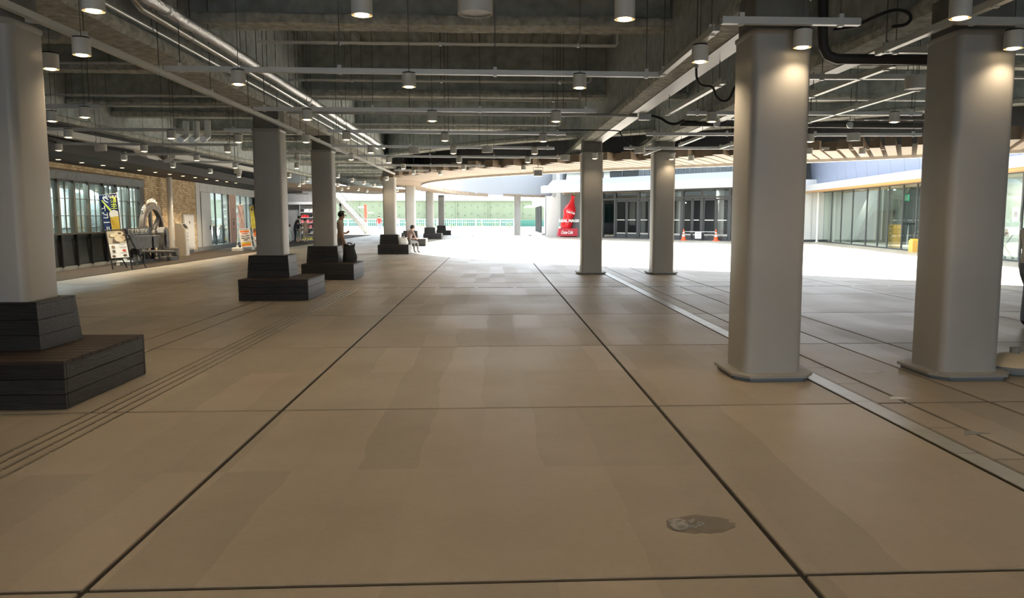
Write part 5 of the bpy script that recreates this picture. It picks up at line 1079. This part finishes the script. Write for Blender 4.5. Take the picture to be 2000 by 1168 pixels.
tp = P(1066.5, 459, z=0); t = thing('thin_post', 'thin grey steel post in front of the far white wall', 'post', (tp.x, tp.y, 0)); MB().lathe([(0.09, 0), (0.09, 3.5)], 12).build('tube', 'plinth', t, smooth=True); MB().cbox(-0.35, 0.35, -0.3, 0.3, 0, 0.12, 0.02).build('foot', 'grey_wall', t)
# railing
rl_ = thing('white_railing', 'long white metal railing beyond the far end of the plaza', 'railing', (-8, 117, 0))
for z_ in (1.30, 0.82, 0.25): MB().box(-34, 3.6, 116.97, 117.03, z_-0.03, z_+0.03).build('rail', 'rail_white', rl_, world=True)
pkm = MB().box(-0.02, 0.02, -0.02, 0.02, 0.22, 1.28).build('baluster', 'rail_white', mesh_only=True)
for k in range(124): place('baluster', pkm, rl_, None, (-34+k*0.3+8, 0, 0))
for k in range(14): MB().box(-34+k*2.85-0.05, -34+k*2.85+0.05, 116.95, 117.05, 0, 1.42).build('post', 'rail_white', rl_, world=True)
# bridge girder
bg = thing('bridge_girder', 'pale green riveted steel bridge girder beyond the railing', 'bridge', (-8, 127, 1.2))
MB().box(-60, 40, 126.5, 127.5, 1.22, 4.1).build('web', 'bridge_green', bg, world=True); MB().box(-60, 40, 126.2, 127.8, 1.1, 1.25).build('lower_flange', 'bridge_green', bg, world=True); MB().box(-60, 40, 126.2, 127.8, 4.1, 4.2).build('upper_flange', 'bridge_green', bg, world=True)
MB().box(-60, 40, 126.0, 128, 4.2, 5.6).build('parapet', 'grey_wall', bg, world=True)
rv = MB().box(-0.10, 0.10, -0.06, 0, -0.10, 0.10).build('bolt_plate', 'bridge_rivet', mesh_only=True)
for k in range(40):
    for z_ in (1.9, 3.2): place('bolt_plate', rv, bg, None, (-34+k*1.05+8, -0.5, z_-1.2+(0.25 if k % 2 else 0)))
for k in range(8): MB().box(-32+k*5.2, -31.85+k*5.2, 126.3, 126.5, 1.25, 4.1).build('stiffener', 'bridge_green', bg, world=True)
for x_ in (-50, 15): MB().box(x_, x_+2, 126.3, 127.7, 0, 1.1).build('pier', 'grey_wall', bg, world=True)
ts = thing('teal_hoarding', 'teal translucent panels standing under the bridge', 'hoarding', (-8, 133, 0))
for k in range(26): MB().box(-50+k*3.2, -50+k*3.2+3.1, 133, 133.1, 0, 2.2).build('sheet', 'teal_sheet', ts, world=True)
r = random.Random(9)
for k in range(8):
    x_ = -13+k*2.2; t = thing('bush', 'small green bush behind the white railing, %s from the left' % ORD[k], 'bush', (x_, 119.5, 0), 0, 'bushes behind the railing')
    b = MB()
    for q in range(60):
        c_ = Vector((r.gauss(0, .45), r.gauss(0, .3), abs(r.gauss(0.35, .25)))); e1 = Vector((r.uniform(-1, 1), r.uniform(-1, 1), r.uniform(-1, 1))).normalized()*0.14; e2 = e1.cross(Vector((r.uniform(-1, 1), r.uniform(-1, 1), 1))).normalized()*0.08
        b.add([c_-e1, c_+e2, c_+e1, c_-e2], [(0, 1, 2, 3)])
    lv = b.build('leaves', 'bush', t); lv['kind'] = 'stuff'; MB().tube([(0, 0, 0), (0, 0, 0.5)], 0.03, 6).build('stem', 'food_brown', t)
# outdoor stair
sx = thing('outdoor_stair', 'pale steel outdoor stair with balustrade beyond the shops', 'stair', (-13.4, 77, 0)); NS = 18
for k in range(NS):
    x1_ = -12.3-k*0.16; MB().box(x1_-0.2, x1_, 76.2, 78.6, k*0.195, (k+1)*0.195).build('step', 'stair_grey', sx, world=True)
for y_ in (76.1, 78.65): MB().loft([[(x_, y_+q, z_) for x_, z_ in ((-12.1, 0), (-12.3, 0), (-15.3, 3.3), (-15.3, 3.75), (-12.1, 0.3))] for q in (0, 0.08)]).build('stringer', 'white_panel', sx, world=True)
for k in range(12):
    x_ = -12.2-k*0.25; z_ = 0.3+k*0.27; MB().box(x_-0.02, x_+0.02, 76.1, 76.14, z_, z_+0.95).build('baluster', 'rail_white', sx, world=True)
MB().tube([(-12.1, 76.12, 1.15), (-15.3, 76.12, 4.6)], 0.04, 6).build('hand_rail', 'rail_white', sx, world=True)
MB().box(-17.5, -15.1, 76, 78.7, 3.35, 3.6).build('landing', 'stair_grey', sx, world=True); MB().box(-14.8, -14.6, 76.1, 76.3, 0, 2.9).build('support', 'stair_grey', sx, world=True)
# direction post
sp = P(715, 455, z=0); t = thing('direction_post', 'red and white direction post in the sun beyond the roof', 'sign post', (sp.x, sp.y, 0))
MB().box(-0.17, 0.17, -0.15, 0.15, 0, 1.1).build('lower_post', 'white_panel', t); MB().box(-0.13, 0.13, -0.12, 0.12, 1.1, 2.85).build('upper_post', 'sign_red', t)
MB().box(-0.75, -0.13, -0.03, 0.03, 2.5, 2.68).build('arm', 'paper', t); MB().box(0.13, 0.8, -0.03, 0.03, 1.95, 2.12).build('arm', 'plinth', t)

# ================================================================== BAGS AND SMALL THINGS
def tote(name, label, loc, rz, w_, h_, m, pointy=True):
    t = thing(name, label, 'bag', loc, rz); rings = []
    for k, (s_, q, off) in enumerate(((0.0, 0.90, 0), (0.06, 1.0, 0), (0.3, 1.02, 0.01), (0.6, 0.90, 0.0), (0.8, 0.84, -0.01), (0.93, 0.95, 0.0))):
        n = 14; rings.append([(off+math.copysign(abs(math.cos(2*math.pi*i/n))**0.6, math.cos(2*math.pi*i/n))*w_/2*q, math.copysign(abs(math.sin(2*math.pi*i/n))**0.7, math.sin(2*math.pi*i/n))*w_*0.30*q*(1-0.75*s_), h_*s_*0.86+(0.14*h_*abs(math.cos(2*math.pi*i/n))**3 if k == 5 and pointy else 0)) for i in range(n)])
    MB().loft(rings).build('body', m, t, smooth=True)
    for s_ in (-1, 1): MB().tube([(-w_*0.2, s_*0.02, h_*0.78), (-w_*0.15, s_*0.025, h_*0.93), (0, s_*0.03, h_*0.97), (w_*0.15, s_*0.025, h_*0.93), (w_*0.2, s_*0.02, h_*0.78)], 0.010, 6).build('handle', m, t)
    return t
tote('tote_bag', 'dark cloth bag standing on the seat of the third bench', (-3.87, 21.15, 0.412), 0.9, 0.42, 0.52, 'bag_dark')
tote('tote_bag', 'small dark bag leaning at the bench of the seated person', (-4.03, 35.05, 0.412), 1.2, 0.30, 0.56, 'bag_dark')
tote('shopping_bag', 'white plastic shopping bag beside the seated person', (-3.93, 34.22, 0.412), 0.2, 0.40, 0.36, 'bag_white')
p = P(1990, 735, z=0); t = thing('weight_base', 'cream moulded weight base on the floor at the right edge', 'base', (5.42, 7.75, 0))
MB().lathe([(0.30, 0.0), (0.32, 0.02), (0.32, 0.06), (0.30, 0.08)], 20).build('rim', 'plate_tape', t, smooth=True); MB().lathe([(0.30, 0.08), (0.28, 0.11), (0.12, 0.19), (0.05, 0.195)], 20).build('dome', 'cream_base', t, smooth=True); MB().lathe([(0.05, 0.19), (0.05, 0.25), (0.02, 0.25)], 12).build('socket', 'plinth', t)

# ================================================================== PEOPLE
def person(label, loc, rz, pose, cols, h=1.7, long_hair=False, wide=1.0):
    k = h/1.7; J = {'pelvis': (0, 0, .93), 'waist': (0, 0, 1.08), 'chest': (0, 0.0, 1.30), 'neck': (0, 0, 1.46), 'chin': (0, .015, 1.53), 'head': (0, .02, 1.61), 'crown': (0, .01, 1.675)}
    for s, c in ((-1, 'l'), (1, 'r')):
        J.update({c+'hip': (s*.09, 0, .88), c+'knee': (s*.10, .02, .48), c+'ankle': (s*.10, -.02, .09), c+'heel': (s*.10, .03, .045), c+'toe': (s*.11, .15, .035), c+'sh': (s*.18, 0, 1.40), c+'elbow': (s*.235, -.02, 1.13), c+'wrist': (s*.235, .08, .90), c+'palm': (s*.235, .10, .83)})
    J.update(pose)
    R = {'pelvis': (.145, .11), 'waist': (.13, .095), 'chest': (.155, .11), 'neck': (.055, .055), 'chin': (.062, .07), 'head': (.078, .095), 'crown': (.055, .065)}
    for c in 'lr': R.update({c+'hip': (.09*wide, .095), c+'knee': (.06*wide, .062*wide), c+'ankle': (.042*wide, .045*wide), c+'heel': (.04, .04), c+'toe': (.035, .028), c+'sh': (.065, .065), c+'elbow': (.042, .042), c+'wrist': (.028, .03), c+'palm': (.03, .022)})
    bones = [('pelvis', 'waist', 'top'), ('waist', 'chest', 'top'), ('chest', 'neck', 'top'), ('neck', 'chin', 'skin'), ('chin', 'head', 'skin'), ('head', 'crown', 'skin')]
    for c in 'lr': bones += [('pelvis', c+'hip', 'bottom'), (c+'hip', c+'knee', 'bottom'), (c+'knee', c+'ankle', 'shin'), (c+'ankle', c+'heel', 'shoe'), (c+'heel', c+'toe', 'shoe'), ('chest', c+'sh', 'top'), (c+'sh', c+'elbow', 'top'), (c+'elbow', c+'wrist', 'sleeve'), (c+'wrist', c+'palm', 'skin')]
    names = list(J); 
    for c, s in (('l', -1), ('r', 1)):
        a = Vector(J[c+'wrist']); b = Vector(J[c+'palm']); d = (b-a).normalized(); sd = Vector((1, 0, 0)) if abs(d.x) < .8 else Vector((0, 1, 0)); sd = (sd-d*sd.dot(d)).normalized(); wd_ = d.cross(sd)
        for q in range(4):
            tip = b+d*(.075-.008*abs(q-1.3))+wd_*(q-1.5)*.021+sd*(-s)*.012; nm = c+'f%d' % q; J[nm] = tuple(tip); R[nm] = (.0085, .0085); bones.append((c+'palm', nm, 'skin')); names.append(nm)
        nm = c+'thumb'; J[nm] = tuple(b+d*.02+wd_*.055); R[nm] = (.010, .010); bones.append((c+'palm', nm, 'skin')); names.append(nm)
    idx = {n: i for i, n in enumerate(names)}
    me = bpy.data.meshes.new('body'); me.from_pydata([tuple(Vector(J[n])*k) for n in names], [(idx[a], idx[b]) for a, b, _ in bones], [])
    ob = bpy.data.objects.new('tmp', me); COL.objects.link(ob); md = ob.modifiers.new('skin', 'SKIN'); sv = me.skin_vertices[0].data
    for n in names: sv[idx[n]].radius = (R[n][0]*k, R[n][1]*k); sv[idx[n]].use_root = (n == 'pelvis')
    md.use_smooth_shade = True; sb = ob.modifiers.new('sub', 'SUBSURF'); sb.levels = 1
    dg = bpy.context.evaluated_depsgraph_get(); body = bpy.data.meshes.new_from_object(ob.evaluated_get(dg)); bpy.data.objects.remove(ob)
    slots = ['skin', cols['top'], cols['bottom'], cols.get('shoe', 'shoe')]; body.materials.clear()
    for s_ in slots: body.materials.append(MATS[s_])
    reg = {'skin': 0, 'top': 1, 'bottom': 2, 'shoe': 3, 'shin': 0 if cols.get('shorts') else 2, 'sleeve': 1 if cols.get('sleeves') else 0}
    seg = [(Vector(J[a])*k, Vector(J[b])*k, reg[c]) for a, b, c in bones]
    for p in body.polygons:
        c = p.center; best = 9; bi = 0
        for a, b, m_ in seg:
            ab = b-a; t_ = max(0, min(1, (c-a).dot(ab)/max(1e-6, ab.length_squared))); d = (c-a-ab*t_).length
            if d < best: best = d; bi = m_
        p.material_index = bi; p.use_smooth = True
    t = thing('person', label, 'person', loc, rz); place('body', body, t)
    hc = (Vector(J['head'])*0.6+Vector(J['crown'])*0.4)*k; fw = (Vector((0, 1, 0))); hv = MB(); n1, n2 = 14, 9; rings = []
    for j in range(n2):
        th_ = math.pi*(0.02+0.66*j/(n2-1)) if not long_hair else math.pi*(0.02+0.80*j/(n2-1))
        rings.append([hc+Vector((math.cos(2*math.pi*i/n1)*math.sin(th_)*.094*k, (math.sin(2*math.pi*i/n1)*math.sin(th_)*.112-.012)*k, math.cos(th_)*.105*k)) for i in range(n1)])
    vs = [v for r_ in rings for v in r_]; fs = []
    for j in range(n2-1):
        for i in range(n1):
            front = math.sin(2*math.pi*(i+.5)/n1) > 0.25
            if front and j > n2*0.42: continue
            fs.append((j*n1+i, j*n1+(i+1) % n1, (j+1)*n1+(i+1) % n1, (j+1)*n1+i))
    fs.append(tuple(range(n1))); hv.add(vs, fs).build('hair', 'hair', t, smooth=True)
    hd = Vector(J['head'])*k; fc = MB()
    fc.loft([[hd+Vector((x_*k, y_*k, z_*k)) for x_, y_, z_ in ((-.014, .085, -.025), (.014, .085, -.025), (.004, .085, .02), (-.004, .085, .02))], [hd+Vector((x_*k, y_*k, z_*k)) for x_, y_, z_ in ((-.010, .115, -.022), (.010, .115, -.022), (.002, .098, .012), (-.002, .098, .012))]]).build('nose', 'skin', t, smooth=True)
    for s_ in (-1, 1):
        MB().lathe([(0.001, -.01*k), (.010*k, 0), (.001, .01*k)], 8, hd+Vector((s_*.032*k, .088*k, .018*k))).build('eye', 'ink', t); MB().lathe([(.004*k, -.028*k), (.018*k, 0), (.006*k, .028*k)], 8, hd+Vector((s_*.080*k, 0, 0))).build('ear', 'skin', t, smooth=True)
    MB().box(-.022*k, .022*k, .088*k, .094*k, -.056*k, -.048*k, M=Matrix.Translation(hd)).build('mouth', 'food_red', t)
    return t
def seated():
    d = {'pelvis': (0, 0, .53), 'waist': (0, .04, .68), 'chest': (0, .13, .87), 'neck': (0, .20, 1.00), 'chin': (0, .25, 1.06), 'head': (0, .28, 1.125), 'crown': (0, .28, 1.19)}
    for s, c in ((-1, 'l'), (1, 'r')): d.update({c+'hip': (s*.10, .04, .52), c+'knee': (s*.12, .44, .50), c+'ankle': (s*.12, .46, .09), c+'heel': (s*.12, .50, .045), c+'toe': (s*.13, .62, .035), c+'sh': (s*.18, .13, .96), c+'elbow': (s*.24, .20, .72), c+'wrist': (s*.14, .38, .64), c+'palm': (s*.10, .44, .65)})
    return d
person('person in a dull rose top sitting hunched on the bench, seen from behind', (-3.78, 34.72, 0), -0.75, seated(), {'top': 'shirt_rose', 'bottom': 'trouser_grey', 'sleeves': 1})
look = {'chin': (0, .03, 1.52), 'head': (0, .06, 1.59), 'crown': (0, .06, 1.66), 'lelbow': (-.24, .02, 1.12), 'lwrist': (-.15, .17, 1.10), 'lpalm': (-.10, .21, 1.14), 'relbow': (.24, -.02, 1.12), 'rwrist': (.22, .06, .92), 'rpalm': (.22, .08, .85)}
person('man in a beige shirt standing behind the third bench looking down', (-4.33, 22.35, 0), -1.25, look, {'top': 'shirt_beige', 'bottom': 'trouser_grey', 'shorts': 1}, 1.76)
walk = {'lknee': (-.10, .16, .50), 'lankle': (-.10, .20, .10), 'lheel': (-.10, .25, .05), 'ltoe': (-.10, .36, .05), 'rknee': (.10, -.02, .48), 'rankle': (.10, -.26, .14), 'rheel': (.10, -.24, .09), 'rtoe': (.10, -.12, .035), 'lwrist': (-.25, -.10, .92), 'lpalm': (-.25, -.10, .85), 'rwrist': (.25, .16, .95), 'rpalm': (.25, .19, .88)}
rp_ = P(741, 454.5, z=0); person('person in a bright red shirt walking away in the sun', (rp_.x, rp_.y, 0), 0.0, walk, {'top': 'shirt_red', 'bottom': 'denim', 'sleeves': 1}, 1.72)
wp = P(776, 451, z=0); person('distant person in white beyond the fourth bench column', (wp.x, wp.y, 0), 0.4, walk, {'top': 'cloth_white', 'bottom': 'denim', 'sleeves': 1}, 1.68)
q1 = P(572, 475, z=0); bend = {'waist': (0, .03, 1.06), 'chest': (0, .16, 1.26), 'neck': (0, .22, 1.39), 'chin': (0, .27, 1.45), 'head': (0, .29, 1.52), 'crown': (0, .28, 1.59), 'lsh': (-.18, .16, 1.35), 'rsh': (.18, .16, 1.35), 'lelbow': (-.24, .25, 1.10), 'relbow': (.24, .25, 1.10), 'lwrist': (-.2, .45, 1.02), 'lpalm': (-.2, .52, 1.0), 'rwrist': (.2, .45, 1.02), 'rpalm': (.2, .52, 1.0)}
person('person in a black top leaning forward in the far queue', (q1.x, q1.y+0.6, 0), -1.2, bend, {'top': 'cloth_black', 'bottom': 'cloth_black', 'sleeves': 1}, 1.74, True)
q2 = P(569, 474, z=0); person('child in a white shirt at the left of the far queue', (q2.x, q2.y-0.3, 0), -0.3, {}, {'top': 'cloth_white', 'bottom': 'cloth_white', 'sleeves': 1}, 1.12)
q3 = P(583, 475, z=0); person('person in dark clothes standing in the middle of the far queue', (q3.x, q3.y, 0), -0.8, {}, {'top': 'cloth_black', 'bottom': 'trouser_grey', 'shorts': 1}, 1.36, True)
q4 = P(597, 475, z=0); person('person in tan clothes at the right of the far queue', (q4.x, q4.y, 0), 0.7, {}, {'top': 'cloth_tan', 'bottom': 'cloth_tan', 'sleeves': 1}, 1.48)
person('person in grey blue trousers cut by the right edge', (7.80, 10.95, 0), -math.pi/2, {'rknee': (.10, -.05, .48), 'rankle': (.10, -.10, .10), 'rheel': (.10, -.08, .05), 'rtoe': (.10, .05, .035), 'lknee': (-.10, .14, .50), 'lankle': (-.10, .20, .10), 'lheel': (-.10, .25, .05), 'ltoe': (-.10, .36, .05), 'lelbow': (-.23, .04, 1.13), 'lwrist': (-.2, .26, 1.10), 'lpalm': (-.2, .32, 1.12), 'relbow': (.23, .04, 1.13), 'rwrist': (.2, .26, 1.10), 'rpalm': (.2, .32, 1.12)}, {'top': 'cloth_white', 'bottom': 'denim_pale', 'sleeves': 0}, 1.72, False, 1.55)
